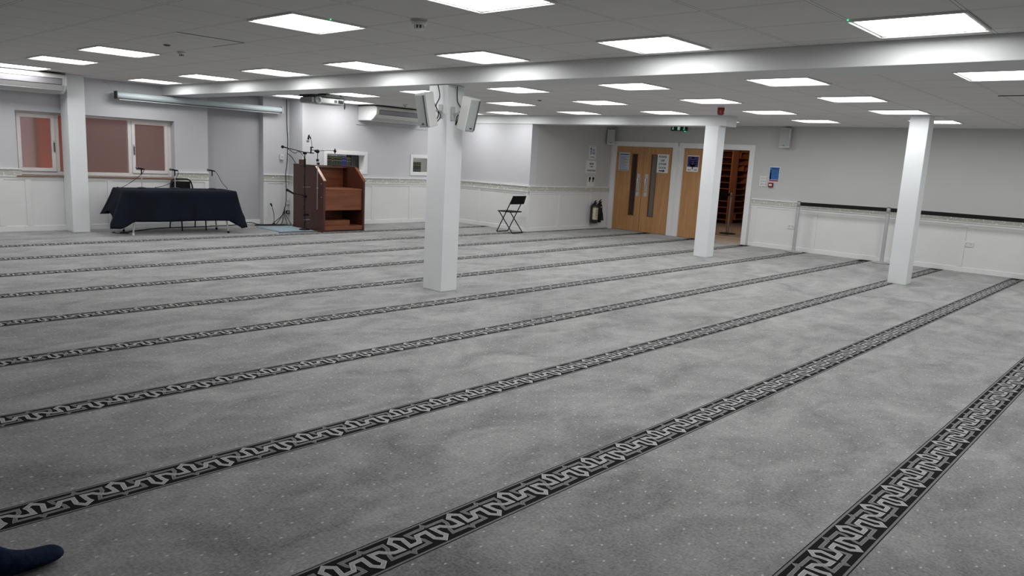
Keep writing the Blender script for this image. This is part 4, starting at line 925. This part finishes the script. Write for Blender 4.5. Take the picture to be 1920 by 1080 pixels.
# ================================================================ person at the left edge (only a foot reaches the frame)
def person():
    t = thing('person', 'person standing at the left edge of the frame, one navy sock foot in view', 'person', (.30, 2.65, 0), math.radians(6))
    def skin(name, pts, edges, root, m, parent, sub=2):
        me = bpy.data.meshes.new(name); me.from_pydata([p[:3] for p in pts], edges, []); me.materials.append(m)
        o = bpy.data.objects.new(name, me); COL.objects.link(o); o.parent = parent
        sk = o.modifiers.new('skin', 'SKIN'); sk.use_smooth_shade = True
        for i, p in enumerate(pts):
            r = p[3]; me.skin_vertices[0].data[i].radius = (r, r if len(p) < 5 else p[4]); me.skin_vertices[0].data[i].use_root = (i == root)
        s = o.modifiers.new('sub', 'SUBSURF'); s.levels = sub; s.render_levels = sub
        return o
    # facing +X ; left foot at y=+.10, right foot at y=-.14
    P = [(0, 0, .98, .11, .13), (.0, .0, 1.15, .10, .125), (0, 0, 1.33, .105, .14), (.0, 0, 1.45, .07, .08), (.01, 0, 1.52, .065, .065), (.02, 0, 1.59, .095, .085), (.02, 0, 1.67, .125, .108), (.01, 0, 1.74, .105, .095)]
    E_ = [(i, i+1) for i in range(7)]
    for s_, fx in ((1, .20), (-1, .03)):
        n = len(P); y = .095*s_ if s_ > 0 else -.12
        P += [(.0, y, .86, .085), (fx*.5, y, .50, .055), (fx, y*1.0, .12, .038)]
        E_ += [(0, n), (n, n+1), (n+1, n+2)]
        n = len(P)
        P += [(.0, .18*s_, 1.38, .05), (-.02, .235*s_, 1.13, .038), (.06, .25*s_, .90, .030)]
        E_ += [(2, n), (n, n+1), (n+1, n+2)]
        n = len(P)
        P += [(.08, .252*s_, .84, .034, .020), ]
        E_ += [(n-1, n)]
        for k, (dy, ln) in enumerate(((-.030, .085), (-.010, .095), (.010, .09), (.030, .075))):
            n2 = len(P); P += [(.085+.004*k, .252*s_+dy, .80, .010), (.095, .252*s_+dy, .80-ln*.5, .009), (.085, .252*s_+dy, .80-ln, .0075)]
            E_ += [(n, n2), (n2, n2+1), (n2+1, n2+2)]
        n2 = len(P); P += [(.118, .245*s_, .81, .011), (.135, .240*s_, .775, .009)]; E_ += [(n, n2), (n2, n2+1)]
    skin('body', P, E_, 0, SKIN, t)
    def loft(m, secs, mt, n=24):
        vs = []
        for x, y, z, rx, ry in secs:
            for k in range(n):
                q = 2*math.pi*k/n; vs.append((x+rx*math.cos(q), y+ry*math.sin(q), z))
        m.add(vs, [(i*n+k, i*n+(k+1) % n, (i+1)*n+(k+1) % n, (i+1)*n+k) for i in range(len(secs)-1) for k in range(n)]+[tuple(range(n)), tuple(range(len(secs)*n-1, (len(secs)-1)*n-1, -1))], mt, True)
    m = MB(); loft(m, [(0, 0, 1.00, .135, .17), (0, 0, .94, .14, .18), (0, -.01, .86, .13, .185), (0, -.012, .80, .10, .18)], TROUS)
    for y, fx in ((.095, .20), (-.12, .03)):
        loft(m, [(0, y, .88, .105, .095), (fx*.15, y, .75, .10, .088), (fx*.45, y, .52, .078, .070), (fx*.8, y, .30, .070, .064), (fx, y, .115, .066, .060)], TROUS)
    m.build('trousers', t)
    m = MB(); loft(m, [(0, 0, .90, .145, .185), (0, 0, 1.02, .14, .175), (0, 0, 1.18, .135, .175), (0, 0, 1.32, .135, .20), (0, 0, 1.40, .115, .195), (0, 0, 1.45, .085, .13), (.005, 0, 1.49, .070, .078), (.008, 0, 1.525, .066, .070)], SHIRT)
    for s_ in (-1, 1):
        m.tube(smooth_path([(0, .13*s_, 1.40), (0, .19*s_, 1.38), (-.015, .225*s_, 1.28), (-.02, .24*s_, 1.13), (.02, .247*s_, 1.0), (.058, .25*s_, .90)], 4), [.075, .074, .073, .072, .071, .070, .069, .067, .065, .063, .061, .059, .057, .055, .053, .051, .049, .047, .046, .045, .044][:21], SHIRT, 16)
    m.build('jumper', t)
    m = MB(); m.lathe([(.001, .085), (.05, .072), (.085, .04), (.098, .0), (.095, -.03), (.075, -.06), (.05, -.075)], HAIR, (-.008, 0, 1.725), 20); m.build('hair', t)
    m = MB(); m.prism([(.108, 1.64), (.135, 1.625), (.108, 1.615)], 1, -.012, .012, SKIN); m.build('nose', t, bev=.004)
    for s_ in (-1, 1):
        m = MB(); m.ball((.104, .034*s_, 1.662), .009, HAIR, 10); m.build('eye', t)
        m = MB(); m.lathe([(.001, -.012), (.022, -.008), (.026, .0), (.018, .006)], SKIN, (.01, .098*s_, 1.64), 12, 1); m.build('ear', t)
    m = MB(); m.box(.095, .108, -.022, .022, 1.588, 1.594, REDD); m.build('mouth', t)
    def sock(nm, ox, oy):
        # foot cross-sections along x: (x, half width, height, z centre)
        secs = [(-.045, .018, .028, .034), (-.03, .034, .045, .048), (.0, .041, .080, .080), (.03, .043, .065, .065), (.07, .044, .046, .047), (.11, .048, .036, .038), (.15, .053, .030, .032), (.18, .053, .028, .031), (.205, .046, .026, .030), (.222, .032, .019, .027), (.231, .012, .008, .025)]
        m = MB(); n = 20; vs = []
        for x, w_, h_, zc in secs:
            for k in range(n):
                q = 2*math.pi*k/n; cz = math.sin(q)
                z = zc+h_*(cz if cz > 0 else cz*.95); yw = w_*math.cos(q)*(1 if cz > -.3 else .88)
                vs.append((x+ox, yw+oy+.006*(x/.2), max(.003, z)))
        fs = [(i*n+k, i*n+(k+1) % n, (i+1)*n+(k+1) % n, (i+1)*n+k) for i in range(len(secs)-1) for k in range(n)]+[tuple(range(n)), tuple(range(len(secs)*n-1, (len(secs)-1)*n-1, -1))]
        m.add(vs, fs, NAVYS, True)
        m.tube([(ox-.005, oy, .08), (ox-.01, oy, .14), (ox-.01, oy, .20)], [.040, .043, .050], NAVYS, 16); o = m.build(nm, t)
        s = o.modifiers.new('sub', 'SUBSURF'); s.levels = 1; s.render_levels = 1
    sock('left_sock', .233, .076); sock('right_sock', .05, -.12)
person()
